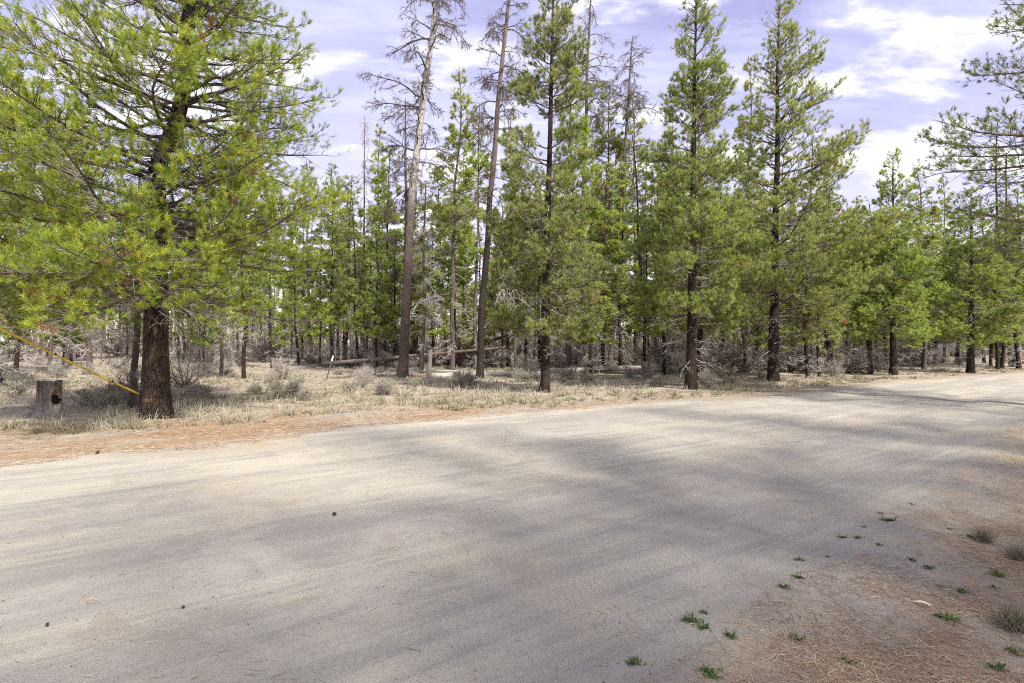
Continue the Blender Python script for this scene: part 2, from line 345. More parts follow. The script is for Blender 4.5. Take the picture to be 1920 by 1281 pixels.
def ground_mat():
    m, nt = M('ground_soil'); b = NB(nt)
    P = b.n('ShaderNodeNewGeometry').outputs['Position']
    s = b.attr('edge'); far = b.attr('farside'); u = b.attr('along'); v = b.attr('across')
    uv = b.n('ShaderNodeCombineXYZ', {0: u, 1: v, 2: 0.0}).outputs[0]
    n_big = b.noise(P, 0.45, 4); n_mid = b.noise(P, 2.3, 5, 0.6); n_fine = b.noise(P, 38, 5, 0.7); n_grit = b.noise(P, 170, 3, 0.7)
    st1 = b.noise(b.mapping(uv, (0.10, 1.25, 1)), 1.0, 5, 0.6, 0.6); st2 = b.noise(b.mapping(uv, (0.30, 5.0, 1)), 1.0, 5, 0.65, 0.8)
    st3 = b.noise(b.mapping(uv, (1.2, 17.0, 1)), 1.0, 4, 0.7, 1.0)
    # packed dirt: greyer, mauve gravelly tracks and paler tan dust between
    dirt = b.mix(b.ramp(st1, 0.40, 0.60), rgb(0.350, 0.330, 0.284), rgb(0.426, 0.398, 0.318))
    dirt = b.mix(b.ramp(st2, 0.44, 0.66, 0, 0.85), dirt, rgb(0.290, 0.273, 0.245))
    dirt = b.mix(b.ramp(n_big, 0.48, 0.66, 0, 0.75), dirt, rgb(0.408, 0.362, 0.276))
    lane = b.noise(b.mapping(uv, (0.05, 0.75, 1), (0, 0, R(4)), (3.0, 1.7, 0)), 1.0, 4, 0.55, 0.9)
    dirt = b.mix(b.ramp(lane, 0.50, 0.62, 0, 0.55), dirt, rgb(0.280, 0.262, 0.238))
    dirt = b.mix(b.ramp(b.noise(P, 0.9, 6, 0.62, 0.7), 0.50, 0.62, 0, 0.5), dirt, rgb(0.452, 0.420, 0.355))
    dirt = b.mix(b.ramp(b.noise(b.mapping(P, (1, 1, 1), (0, 0, 0), (7.3, 2.1, 0)), 1.3, 6, 0.65, 0.8), 0.54, 0.64, 0, 0.45), dirt, rgb(0.300, 0.262, 0.205))
    dirt = b.mix(b.ramp(st3, 0.52, 0.75, 0, 0.20), dirt, rgb(0.33, 0.30, 0.285))
    dirt = b.mix(b.ramp(n_mid, 0.52, 0.70, 0, 0.35), dirt, rgb(0.456, 0.430, 0.372))
    dirt = b.mix(b.ramp(n_fine, 0.50, 0.75, 0, 0.40), dirt, rgb(0.31, 0.28, 0.26))
    vo = b.n('ShaderNodeTexVoronoi', {'Vector': P, 'Scale': 75.0}, feature='F1')
    speck = b.math('MULTIPLY', b.ramp(vo.outputs['Distance'], 0.16, 0.30, 1, 0), b.ramp(b.math('ADD', b.n('ShaderNodeSeparateColor', {0: vo.outputs['Color']}).outputs[0], b.math('MULTIPLY', b.math('SUBTRACT', st2, 0.5), 0.9)), 0.55, 0.75))
    speckc = b.mix(b.n('ShaderNodeSeparateColor', {0: vo.outputs['Color']}).outputs[1], rgb(0.13, 0.12, 0.12), rgb(0.50, 0.46, 0.43))
    dirt = b.mix(b.math('MULTIPLY', speck, 0.7), dirt, speckc)
    # off the road: dusty soil, red brown needle litter, straw
    soil = b.mix(b.ramp(n_mid, 0.35, 0.65), rgb(0.22, 0.17, 0.13), rgb(0.36, 0.30, 0.24))
    litter = b.mix(b.ramp(n_fine, 0.35, 0.65), rgb(0.21, 0.138, 0.078), rgb(0.40, 0.272, 0.158))
    straw = b.mix(b.ramp(n_fine, 0.35, 0.70), rgb(0.27, 0.235, 0.17), rgb(0.50, 0.45, 0.35))
    nz = b.math('ADD', b.math('ADD', b.math('MULTIPLY', b.math('SUBTRACT', n_mid, 0.5), 2.0), b.math('MULTIPLY', b.math('SUBTRACT', n_big, 0.5), 1.6)), b.math('MULTIPLY', b.math('SUBTRACT', n_fine, 0.5), 0.9))
    sn = b.math('ADD', s, nz); sw = b.math('SUBTRACT', sn, b.math('MULTIPLY', b.ramp(u, 2.0, 8.5, 1.0, 0.0), b.ramp(u, -3.0, 1.0, 0.3, 1.5)))
    wild = b.mix(b.ramp(b.noise(P, 1.1, 4), 0.40, 0.58), straw, soil)
    wild = b.mix(b.ramp(b.noise(P, 0.8, 5, 0.6, 0.5), 0.55, 0.66, 0, 0.8), wild, litter)
    out_far = b.mix(b.ramp(sw, 1.1, 2.2), b.mix(b.ramp(b.noise(b.mapping(uv, (0.35, 1.3, 1)), 1.0, 5, 0.65), 0.40, 0.56, 0.05, 0.9), b.mix(0.4, dirt, soil), b.mix(b.ramp(u, 4.0, 11.0, 0.0, 0.65), litter, soil)), wild)
    near_soil = b.mix(b.ramp(n_mid, 0.35, 0.65), rgb(0.345, 0.298, 0.222), rgb(0.460, 0.408, 0.310))
    out_near = b.mix(b.ramp(b.noise(P, 1.7, 6, 0.7), 0.40, 0.60, 0.10, 0.9), near_soil, b.mix(0.30, litter, near_soil))
    out = b.mix(far, out_near, out_far)
    col = b.mix(b.ramp(sn, -0.35, 0.65), dirt, out)
    col = b.mix(b.ramp(n_grit, 0.35, 0.75, 0.0, 0.22), col, rgb(0.16, 0.14, 0.13))
    # tyre tread prints: two bands of chevrons pressed along the near side of the road
    wv = b.n('ShaderNodeTexWave', {'Vector': b.mapping(uv, (1, 1, 1), (0, 0, R(28))), 'Scale': 6.5, 'Distortion': 1.2, 'Detail': 1.0}, wave_type='BANDS').outputs[1]
    def band(c, w):
        return b.ramp(b.math('ABSOLUTE', b.math('SUBTRACT', b.math('ADD', v, b.math('MULTIPLY', b.math('SINE', b.math('MULTIPLY', u, 0.35)), 0.18)), c)), w * 0.7, w, 1, 0)
    tread = b.math('MULTIPLY', wv, b.math('MULTIPLY', b.math('ADD', band(2.62, 0.14), band(2.18, 0.13)), b.ramp(n_big, 0.30, 0.60, 0.25, 1.0)))
    h = b.math('ADD', b.math('MULTIPLY', n_fine, 0.5), b.math('ADD', b.math('MULTIPLY', n_grit, 0.30), b.math('ADD', b.math('MULTIPLY', st3, 0.45), b.math('ADD', b.math('MULTIPLY', st2, 0.6), b.math('MULTIPLY', n_mid, 2.2)))))
    h = b.math('ADD', h, b.math('ADD', b.math('MULTIPLY', tread, -0.4), b.math('MULTIPLY', speck, 0.45)))
    b.surf(b.pbr(col, 0.95, b.bump(h, 0.8, 0.016), 0.1))
    return m
MAT['ground'] = ground_mat()

def build_ground():
    rr = [0.0]; r = 0.5
    while r < 900: rr.append(r); r *= 1.026 if r < 60 else 1.05
    rr = np.array(rr[1:])
    a = np.concatenate([np.arange(-58, 58, 0.30), np.arange(58, 302, 3.0)]); a = np.radians(a)
    Rg, Ag = np.meshgrid(rr, a, indexing='ij')
    X = Rg * np.sin(Ag); Y = Rg * np.cos(Ag)
    nr, na = X.shape
    x = np.concatenate([X.ravel(), [0.0]]); y = np.concatenate([Y.ravel(), [0.0]])
    z = ground_z(x, y); s, sf, sn = road_s(x, y); u, v = road_uv(x, y)
    i = np.arange(nr - 1)[:, None] * na; j = np.arange(na)[None, :]; k = (np.arange(na)[None, :] + 1) % na
    Q = np.stack([i + j, i + na + j, i + na + k, i + k], -1).reshape(-1, 4)[:, ::-1]
    jj = np.arange(na); T = np.stack([np.full(na, nr * na), jj, (jj + 1) % na], -1)[:, ::-1]
    fs = s[Q].mean(1); road_f = fs < 0
    V = np.stack([x, y, z], -1)
    for name, qm, tri in (('ground', ~road_f, T), ('dirt_road', road_f, None)):
        q = Q[qm]; used = np.unique(np.concatenate([q.ravel(), tri.ravel() if tri is not None else np.zeros(0, int)]).astype(int))
        mp = np.full(len(V), -1); mp[used] = np.arange(len(used))
        bf = Buf(); bf.add(V[used], T=mp[tri] if tri is not None else None, Q=mp[q])
        me = bf.mesh(name, MAT['ground'], True, {'edge': s[used], 'farside': (sf[used] > sn[used]).astype(float), 'along': u[used], 'across': v[used]})
        o = link(name, me); tag(o, {'ground': 'dry forest floor of dusty soil, needle litter and straw', 'dirt_road': 'wide pale dirt road crossing in front of the trees'}[name], kind='structure')
build_ground()

# ------------------------------------------------------------------ tree growing
ZUP = np.array([0, 0, 1.0])
def sample(P, idx, s):
    K = P.shape[1]; f = np.clip(s, 0, 0.9999) * (K - 1); i = f.astype(int); t = (f - i)[:, None]
    a = P[idx, i]; c = P[idx, i + 1]
    return a * (1 - t) + c * t, nrm(c - a)
def extend(rng, pos, d0, L, K, curl, wob):
    n = len(pos); P = np.empty((n, K, 3)); P[:, 0] = pos; d = nrm(d0)
    step = (L / (K - 1))[:, None]
    for k in range(1, K):
        P[:, k] = P[:, k - 1] + d * step
        d = nrm(d + ZUP * (curl if np.ndim(curl) == 0 else curl[:, None]) + rng.normal(0, wob, (n, 3)))
    return P
def grow(rng, P, Lp, n, smin, smax, spow, th, flat, up, lenf, K, curl, wob):
    idx = rng.choice(len(P), n, p=Lp / Lp.sum()); s = smin + (smax - smin) * rng.random(n) ** spow
    pos, tan = sample(P, idx, s)
    side = nrm(np.cross(tan, ZUP) + 1e-6) * np.where(rng.random((n, 1)) < 0.5, 1, -1); vert = np.cross(side, tan)
    a = rng.normal(0, flat, (n, 1)); t = rng.uniform(th[0], th[1], (n, 1))
    d0 = tan * np.cos(t) + (side * np.cos(a) + vert * np.sin(a)) * np.sin(t) + ZUP * up
    L = lenf(idx, s)
    return extend(rng, pos, d0, L, K, curl, wob), L, idx, s
def needles(rng, pos, axis, n, ln, w, alen, th=(0.5, 1.15), tint=None):
    T = len(pos); axis = nrm(axis)
    r1 = rng.normal(0, 1, (T, n, 3)); ax = axis[:, None, :]
    perp = nrm(r1 - (r1 * ax).sum(-1, keepdims=True) * ax)
    t = rng.uniform(th[0], th[1], (T, n, 1)); d = ax * np.cos(t) + perp * np.sin(t)
    u = rng.random((T, n, 1)); b0 = pos[:, None, :] + ax * u * alen
    l = ln * rng.uniform(0.7, 1.15, (T, n, 1))
    sd = nrm(np.cross(d, rng.normal(0, 1, (T, n, 3))))
    v = np.stack([b0 - sd * w / 2, b0 + sd * w / 2, b0 + d * l], 2).reshape(-1, 3)
    tn = np.repeat(tint, n * 3)
    return v, np.arange(T * n * 3).reshape(-1, 3), tn

def trunk_path(H, K, bend=None, lean=(0, 0), wob=0.0, seed=0):
    z = np.linspace(0, 1, K) ** 1.15 * H
    x = lean[0] * z + wob * fbm(z * 0.35, z * 0 + 3.3, seed, 2); y = lean[1] * z + wob * fbm(z * 0.35, z * 0 + 9.7, seed + 7, 2)
    x = x - x[0]; y = y - y[0]
    if bend is not None:
        bz, bx, by = zip(*bend); x = x + np.interp(z, bz, bx); y = y + np.interp(z, bz, by)
    return np.stack([x, y, z], -1)
def trunk_mesh(name, path, r0, mat, S=14, flare=0.35, power=1.0, rough=0.05, rtop=0.015, seed=0, lobes=5):
    z = path[:, 2]; H = z[-1]; r = (r0 - rtop) * np.clip(1 - z / H, 0, 1) ** power + rtop
    V, _, Q = tubes(path[None], r[None], S)
    V = V.reshape(len(path), S, 3); c = path[:, None, :]; a = np.arange(S) * 2 * np.pi / S
    fl = 1 + flare * np.exp(-z / (1.1 * r0 + 0.05))[:, None] * (1 + 0.55 * np.sin(a * lobes + seed)[None, :]) + rough * (2 * vnoise(a[None, :] * S / 6.28 * 0.7 + 0 * z[:, None], z[:, None] / r0 * 0.9, seed) - 1)
    V = c + (V - c) * fl[:, :, None]
    V[0, :, 2] -= 0.12
    b = Buf(); b.add(V.reshape(-1, 3), Q=Q, a=0.5)
    return b.mesh(name, mat, True), r

def pine(seed, H, r0, zb, Rc, n1=60, n2=600, n3=3000, nt=9000, nn=9, nl=0.075, nw=0.006, al=0.07, lo=-0.12, th=(0.3, 1.45), hi=0.75, tipup=0.05, mats=('needle_mid', 'bark', 'twig'),
         prof=None, lean=(0, 0), bend=None, dead=30, wob=0.15, S=12, asym=None, tmean=0.5, upb=0.55, keep=None, zpow=0.9, s2=0.12, deadlen=0.9, deadz=0.35):
    rng = np.random.default_rng(seed)
    path = trunk_path(H, 30, bend, lean, wob, seed)
    tm, r = trunk_mesh('trunk', path, r0, MAT[mats[1]], S, seed=seed)
    prof = prof or (lambda t: np.clip(1 - t, 0, 1) ** 0.75 * np.clip(0.72 + 1.6 * t, 0, 1))
    z = zb + (H * 0.985 - zb) * np.sort(rng.random(n1) ** zpow); t = (z - zb) / (H - zb)
    az = np.arange(n1) * 2.39996 + rng.normal(0, 0.5, n1); L = Rc * prof(t) * rng.uniform(0.68, 1.15, n1) + 0.12
    if asym is not None: L *= 1 + asym[1] * np.cos(az - asym[0])
    px = np.interp(z, path[:, 2], path[:, 0]); py = np.interp(z, path[:, 2], path[:, 1]); pos = np.stack([px, py, z], -1)
    el = lo + (hi - lo) * t ** 1.1 + rng.normal(0, 0.09, n1)
    d0 = np.stack([np.sin(az) * np.cos(el), np.cos(az) * np.cos(el), np.sin(el)], -1)
    P1 = extend(rng, pos, d0, L, 9, tipup, 0.085)
    if keep is not None:
        k = keep(P1); P1 = P1[k]; L = L[k]; z = z[k]
    rb = np.interp(z, path[:, 2], r) * 0.42; rb = np.minimum(rb, 0.008 * L + 0.010)
    P2, L2, i2, s2_ = grow(rng, P1, L ** 1.4, n2, s2, 0.99, 0.75, (0.5, 1.05), 0.45, 0.06, lambda i, s: (0.16 + 0.50 * L[i] * (1.08 - s) * rng.uniform(0.45, 1.0, len(i))), 6, 0.06, 0.11)
    P3, L3, i3, s3_ = grow(rng, np.concatenate([P2]), L2, n3, 0.2, 1.0, 0.7, (0.35, 0.95), 0.8, 0.12, lambda i, s: rng.uniform(0.10, 0.30, len(i)) * (0.6 + 0.5 * np.minimum(L2[i], 1.2)), 3, 0.11, 0.10)
    tw = Buf()
    s9 = np.linspace(1, 0, 9)[None]; tw.add(*[q for q in tubes(P1, rb[:, None] * s9 ** 0.85 + 0.004, 6)], a=rng.random())
    s6 = np.linspace(1, 0, 6)[None]; tw.add(*tubes(P2[:, [0, 2, 4, 5]], ((0.0040 + 0.0045 * L2)[:, None] * s6 + 0.0018)[:, [0, 2, 4, 5]], 3), a=0.5)
    tw.add(*ribbons(rng, P3, 0.0032), a=0.35)
    parts = [('trunk', tm), ('branches', tw.mesh('branches', MAT[mats[2]]))]
    # needle shoots
    nA = int(nt * 0.86); idx = rng.choice(len(P3), nA, p=L3 / L3.sum()); s = 0.5 + 0.5 * rng.random(nA) ** 0.6
    p, tn = sample(P3, idx, s)
    idb = rng.integers(0, len(P2), nt - nA); pb, tb = sample(P2, idb, 0.7 + 0.3 * rng.random(nt - nA))
    p = np.concatenate([p, pb]); tn = np.concatenate([tn, tb])
    br = np.concatenate([i2[i3[idx]], i2[idb]]); bt = rng.normal(0, 0.05, len(P1))
    tint = np.clip(rng.normal(tmean, 0.21, nt) + bt[br], 0, 0.93)
    deadb = rng.random(len(P2)) < 0.006; sec = np.concatenate([i3[idx], idb]); tint = np.where(deadb[sec] | (rng.random(nt) < 0.003), 1.0, tint)
    axis = tn + ZUP * upb + rng.normal(0, 0.25, (nt, 3))
    v, tr, tt = needles(rng, p, axis, nn, nl, nw, al, th, tint=tint)
    f = Buf(); f.add(v, T=tr, a=tt)
    parts.append(('crown', f.mesh('crown', MAT[mats[0]], False)))
    if dead:
        zd = rng.uniform(zb * deadz, zb + (H - zb) * 0.35, dead); az = rng.random(dead) * 6.283; el = rng.normal(-0.15, 0.22, dead)
        pos = np.stack([np.interp(zd, path[:, 2], path[:, 0]), np.interp(zd, path[:, 2], path[:, 1]), zd], -1)
        Ld = rng.uniform(0.35, 1.3, dead) * deadlen
        D1 = extend(rng, pos, np.stack([np.sin(az) * np.cos(el), np.cos(az) * np.cos(el), np.sin(el)], -1), Ld, 6, -0.02, 0.14)
        D2, LD2, _, _ = grow(rng, D1, Ld, dead * 7, 0.2, 1, 1, (0.4, 1.1), 0.9, -0.05, lambda i, s: rng.uniform(0.12, 0.5, len(i)) * deadlen, 5, -0.03, 0.18)
        D3, _, _, _ = grow(rng, D2, LD2, dead * 18, 0.2, 1, 1, (0.4, 1.1), 0.9, 0, lambda i, s: rng.uniform(0.06, 0.22, len(i)), 3, 0.0, 0.15)
        Li = rng.uniform(0.25, 0.7, dead * 4) * deadlen; ii = rng.choice(len(P1), dead * 4, p=L / L.sum()); pi, ti = sample(P1, ii, rng.uniform(0.08, 0.7, dead * 4)); Di = extend(rng, pi, ti + rng.normal(0, 0.8, (dead * 4, 3)), Li, 5, -0.02, 0.2); D2 = np.concatenate([D2, Di])
        db = Buf(); db.add(*tubes(D1, (0.004 + 0.007 * Ld)[:, None] * s6 + 0.002, 4), a=0.4).add(*(tubes(D2[:, [0, 2, 4]], 0.0042 * np.linspace(1, .35, 3)[None] * np.ones((len(D2), 1)), 3) if S > 8 else ribbons(rng, D2[:, [0, 2, 4]], 0.0060)), a=0.6).add(*ribbons(rng, D3, 0.0034), a=0.8)
        parts.append(('dead_twigs', db.mesh('dead_twigs', MAT['dead_twig'])))
    return parts

def snag(seed, H, r0, zb, Rc, n1=46, n2=420, n3=2600, cones=500, mats=('bark_snag', 'twig'), lean=(0, 0), bend=None, droop=-0.10, el0=0.25, S=14, power=0.8, thick=1.0, wob=0.12, zpow=0.8, prof=None):
    rng = np.random.default_rng(seed)
    path = trunk_path(H, 40, bend, lean, wob, seed); tm, r = trunk_mesh('trunk', path, r0, MAT[mats[0]], S, flare=0.4, power=power, seed=seed, rtop=0.02)
    z = zb + (H * 0.99 - zb) * np.sort(rng.random(n1) ** zpow); t = (z - zb) / (H - zb)
    prof = prof or (lambda t: 0.35 + 0.65 * np.sin(np.clip(t * 1.25 + 0.05, 0, 1) * np.pi) ** 0.8)
    L = Rc * prof(t) * rng.uniform(0.35, 1.25, n1) + 0.15
    az = np.arange(n1) * 2.39996 + rng.normal(0, 0.6, n1); el = el0 + rng.normal(0, 0.25, n1)
    pos = np.stack([np.interp(z, path[:, 2], path[:, 0]), np.interp(z, path[:, 2], path[:, 1]), z], -1)
    P1 = extend(rng, pos, np.stack([np.sin(az) * np.cos(el), np.cos(az) * np.cos(el), np.sin(el)], -1), L, 9, droop, 0.13)
    P2, L2, i2, _ = grow(rng, P1, L, n2, 0.15, 1, 0.8, (0.4, 1.15), 0.9, -0.12, lambda i, s: 0.12 + 0.45 * L[i] * (1.1 - s) * rng.uniform(0.4, 1.1, len(i)), 6, -0.12, 0.15)
    P3, L3, _, _ = grow(rng, P2, L2, n3, 0.15, 1, 0.8, (0.4, 1.2), 1.0, -0.1, lambda i, s: rng.uniform(0.06, 0.26, len(i)), 3, -0.12, 0.15)
    b = Buf(); b.add(*tubes(P1, thick * (0.008 + 0.010 * L)[:, None] * np.linspace(1, .12, 9)[None] ** 0.9 + 0.003, 5), a=0.3)
    b.add(*tubes(P2[:, [0, 1, 3, 5]], (thick * (0.0055 + 0.004 * L2)[:, None] * np.linspace(1, .2, 6)[None] + 0.002)[:, [0, 1, 3, 5]], 3), a=0.5).add(*ribbons(rng, P3, thick * 0.0062), a=0.6)
    parts = [('trunk', tm), ('branches', b.mesh('branches', MAT[mats[1]]))]
    if cones:
        ic = rng.integers(0, len(P3), cones); p, _ = sample(P3, ic, rng.random(cones)); rad = rng.uniform(0.012, 0.024, (cones, 1, 1))
        oc = np.array([[1, 0, 0], [0, 1, 0], [-1, 0, 0], [0, -1, 0], [0, 0, 1.4], [0, 0, -1.4]], float)
        V = p[:, None] + oc[None] * rad; ft = np.array([[0, 1, 4], [1, 2, 4], [2, 3, 4], [3, 0, 4], [1, 0, 5], [2, 1, 5], [3, 2, 5], [0, 3, 5]])
        c = Buf(); c.add(V, T=(np.arange(cones) * 6)[:, None, None] + ft[None]); c_me = c.mesh('cones', MAT['cone'], False); parts.append(('cones', c_me, 1))
    return parts

# ------------------------------------------------------------------ the named trees
rngP = np.random.default_rng(4)
def base(px, py=None, Y=None):
    p = at(px, py) if Y is None else at(px, None, Y); return np.array([p[0], p[1], gz(p[0], p[1])])

# big bright pine by the road, left: wide crown, low drooping boughs, crooked top
def big_prof(t): return np.clip(1 - t, 0, 1) ** 0.52 * np.clip(0.9 + 0.9 * t, 0, 1)
BIG = pine(11, 11.8, 0.245, 2.2, 3.75, n1=190, n2=4200, n3=12000, th=(0.4, 1.25), upb=0.7, nt=36000, nn=18, nl=0.085, nw=0.0064, al=0.10, lo=-0.27, hi=0.62, tipup=0.03, mats=('needle_near', 'bark_big', 'twig'), prof=big_prof,
           bend=[(0, 0, 0), (4.6, 0.0, 0), (5.0, 0.05, 0), (5.6, 0.42, -0.05), (6.4, 0.62, -0.1), (7.6, 0.62, -0.1), (9, 0.95, 0), (12, 1.2, 0)], dead=150, wob=0.06, S=40, tmean=0.54, zpow=0.84, deadlen=1.0, s2=0.10, deadz=0.95)
thing('pine_tree', BIG, base(292, 786), 0.0, 1, 'large bright green pine with thick dark trunk at the left road edge', 'tree', 'live pines')

CEN = pine(21, 13.4, 0.138, 1.7, 2.05, n1=110, n2=1600, n3=5200, nt=19500, nn=10, th=(0.3, 1.2), upb=0.8, nl=0.112, nw=0.0120, al=0.09, lo=-0.22, hi=0.7, tipup=0.05, lean=(0.022, 0), dead=45, S=16, wob=0.1, deadz=0.5, zpow=1.0,
           prof=lambda t: np.clip(1 - t, 0, 1) ** 0.78 * np.clip(0.75 + 1.6 * t, 0, 1))
thing('pine_tree', CEN, base(1022, 737), 0.4, 1, 'tall green pine standing alone at the road edge in the middle', 'tree', 'live pines')

TWA = pine(31, 12.6, 0.165, 1.9, 2.4, n1=120, n2=1600, n3=5200, nt=20500, nn=10, th=(0.3, 1.2), upb=0.8, nl=0.112, nw=0.0120, al=0.09, lo=-0.12, hi=0.75, lean=(0.010, 0), dead=60, S=16, wob=0.08, zpow=1.0,
           prof=lambda t: np.clip(1 - t, 0, 1) ** 0.75 * np.clip(0.7 + 1.5 * t, 0, 1), asym=(R(90), 0.12))
thing('pine_tree', TWA, base(1295, 731), 0, 1, 'tall green pine, front one of the close pair right of the middle', 'tree', 'live pines')
RGT = pine(41, 14.3, 0.195, 1.8, 3.5, n1=145, n2=2100, n3=6500, nt=24500, nn=10, th=(0.3, 1.2), upb=0.8, nl=0.120, nw=0.0132, al=0.10, lo=-0.10, hi=0.8, lean=(0.016, 0), dead=80, S=16, wob=0.06, zpow=1.05,
           prof=lambda t: np.clip(1 - t, 0, 1) ** 0.80 * np.clip(0.8 + 1.2 * t, 0, 1), asym=(R(80), 0.36))
thing('pine_tree', RGT, base(1450, 716), 0, 1, 'broad olive green pine with flared dark trunk and pointed top', 'tree', 'live pines')
thing('pine_tree', TWA, base(1313, 719), 2.2, (0.72, 0.72, 0.86), 'pine half hidden behind the front pine of the close pair', 'tree', 'live pines')
CON = pine(51, 9.7, 0.15, 1.3, 2.2, n1=100, n2=1300, n3=4600, nt=12500, nn=8, nl=0.120, nw=0.018, al=0.08, lo=-0.05, hi=0.85, dead=20, S=10, wob=0.05, zpow=1.0)
thing('pine_tree', TWA, base(-50, Y=16.5), 1.1, (1.05, 1.05, 0.95), 'green pine just behind the large left pine, filling the left edge', 'tree', 'live pines')
thing('pine_tree', CON, base(1675, 704), 0, 1, 'dense conical pine with dark trunk near the bend of the road', 'tree', 'live pines')
thing('pine_tree', CON, base(1820, 699), 2.0, (1.1, 1.1, 0.9), 'dark bushy pine at the right end of the roadside row', 'tree', 'live pines')

# standing dead trees
SN1 = snag(61, 19.5, 0.20, 7.2, 2.5, n1=60, n2=900, n3=9000, cones=900, mats=('bark_snag', 'twig'), lean=(0.096, 0), bend=[(0, 0, 0), (7, -0.35, 0), (20, 0, 0)], power=0.62, thick=1.15)
thing('dead_pine', SN1, base(755, 709), 0, 1, 'tall leaning dead pine with reddish trunk and white barkless top', 'dead tree', 'dead standing pines')
SN2 = snag(62, 18.5, 0.145, 5.0, 1.7, n1=70, n2=950, n3=9500, cones=900, mats=('bark_snag_dark', 'twig'), lean=(0.084, 0), bend=[(0, 0, 0), (7, -0.25, 0), (20, 0, 0)], power=0.62)
thing('dead_pine', SN2, base(900, 711), 0, 1, 'slim dead pine with blackish trunk left of the middle pine', 'dead tree', 'dead standing pines')
SN3 = snag(63, 19.5, 0.165, 9.5, 2.3, n1=60, n2=900, n3=9000, cones=300, mats=('bark_grey', 'twig'), lean=(0.042, 0), power=0.6, droop=-0.16)
SN4 = snag(64, 18.4, 0.145, 9.0, 2.2, n1=52, n2=800, n3=8000, cones=300, mats=('bark_grey', 'twig'), lean=(0.075, 0), power=0.65, droop=-0.16, prof=lambda t: np.sin(np.clip(0.25 + t * 0.75, 0, 1) * np.pi) ** 0.7)
SN5 = snag(65, 15.0, 0.13, 4.5, 1.4, n1=56, n2=700, n3=7000, cones=500, mats=('bark_grey', 'twig'), lean=(0.0, 0), power=0.6)
SN6 = snag(66, 9.0, 0.10, 1.2, 1.1, n1=60, n2=520, n3=3200, cones=0, mats=('bark_grey', 'dead_twig'), lean=(0.03, 0), power=0.8, droop=-0.06, el0=-0.1)
G = 'dead standing pines'
thing('dead_pine', SN3, base(1082, Y=33), 0, (1, 1, 1.15), 'pale dead pine rising behind the middle pine, drooping bare top', 'dead tree', G)
thing('dead_pine', SN4, base(1143, Y=31), 0.3, 1, 'thin dead pine right of the middle pine with claw shaped bare top', 'dead tree', G)
thing('dead_pine', SN5, base(762, Y=31), 0, 0.98, 'straight thin dead pine just behind the tall leaning dead pine', 'dead tree', G)
thing('dead_pine', SN6, base(790, Y=26.5), 0, 1, 'small bare grey pine just right of the tall leaning dead pine', 'dead tree', G)
thing('dead_pine', SN6, base(682, Y=38), 1.4, (0.9, 0.9, 1.85), 'thin bare spire left of the tall leaning dead pine', 'dead tree', G)
thing('dead_pine', SN6, base(967, Y=29), 2.6, (0.8, 0.8, 1.25), 'thin bare stem between the slim blackish dead pine and middle pine', 'dead tree', G)
thing('dead_pine', SN6, base(248, 763), 1.0, (0.8, 0.8, 0.62), 'short dead pine with twiggy dark stem just behind the large left pine', 'dead tree', G)

# the roadside pine on the near side, whose boughs hang in from the upper right
AIRY = pine(73, 13.5, 0.17, 3.4, 3.9, n1=80, n2=1100, n3=2600, nt=4000, nn=9, nl=0.10, nw=0.011, al=0.09, lo=-0.05, hi=0.7, dead=0, S=12, wob=0.1)
OVR = pine(71, 13.5, 0.26, 3.6, 4.3, n1=95, n2=1500, n3=5000, nt=13000, nn=9, nl=0.10, nw=0.012, al=0.08, lo=-0.05, hi=0.7, dead=40, S=14, wob=0.1)
thing('pine_tree', OVR, base(2085, Y=12.5), 0.6, 1, 'pine whose boughs hang into view at the upper right', 'tree', 'live pines')

# pines that stand behind and beside the viewer and shade the road
SHADE = [(6.0, -6.0, 1.15, 0.5), (3.0, -9.0, 1.3, 2.9), (13.0, 0.5, 1.2, 4.0), (8.0, -11.0, 1.35, 5.1), (14.5, -6.0, 1.35, 0.2), (-1.5, -9.5, 1.3, 3.3), (17.5, 3.5, 1.15, 1.1), (18.5, -2.0, 1.3, 0.9), (-6.5, -10.5, 1.3, 4.4), (10.5, -3.5, 1.25, 1.7), (6.8, -1.6, 1.15, 2.2), (9.0, -8.0, 1.3, 3.7), (12.2, -7.5, 1.3, 5.5), (15.5, -1.5, 1.25, 0.7)]
for i, (x, y, k, rz) in enumerate(SHADE):
    thing('pine_tree', AIRY, (x, y, gz(x, y)), rz, k, 'pine on the near side of the road, out of the picture, shading it', 'tree', 'pines along the near side of the road')

# ------------------------------------------------------------------ background woods
BG = [pine(100 + i, H, r, zb, Rc, n1=n1, n2=330, n3=1300, nt=int(nt * 0.82), nn=8, nl=0.140, nw=0.0245, al=0.09, lo=lo, hi=0.8, dead=dd, S=8, wob=0.25, mats=('needle_far', bk, 'twig'), zpow=0.9, deadlen=0.8, deadz=0.1)
      for i, (H, r, zb, Rc, n1, nt, lo, dd, bk) in enumerate([(13.0, 0.105, 4.8, 1.10, 60, 4200, -0.2, 60, 'bark_grey'), (11.8, 0.090, 3.6, 1.10, 60, 4200, -0.15, 50, 'bark'), (14.2, 0.115, 5.6, 1.20, 60, 4600, -0.1, 60, 'bark_grey'),
                                             (8.5, 0.075, 1.7, 1.10, 60, 4000, -0.1, 30, 'bark'), (5.0, 0.055, 0.8, 0.95, 50, 3000, 0.0, 12, 'bark'), (10.5, 0.10, 2.0, 1.9, 70, 5200, -0.1, 40, 'bark')])]
BGS = [snag(120, 11.0, 0.085, 1.2, 0.9, n1=70, n2=420, n3=1500, cones=0, mats=('bark', 'twig'), S=7, droop=-0.05, el0=-0.1, thick=1.6, wob=0.3),
       snag(121, 8.0, 0.07, 0.6, 1.0, n1=70, n2=420, n3=1500, cones=0, mats=('bark_grey', 'dead_twig'), S=7, droop=-0.03, el0=-0.05, thick=1.6, wob=0.4)]
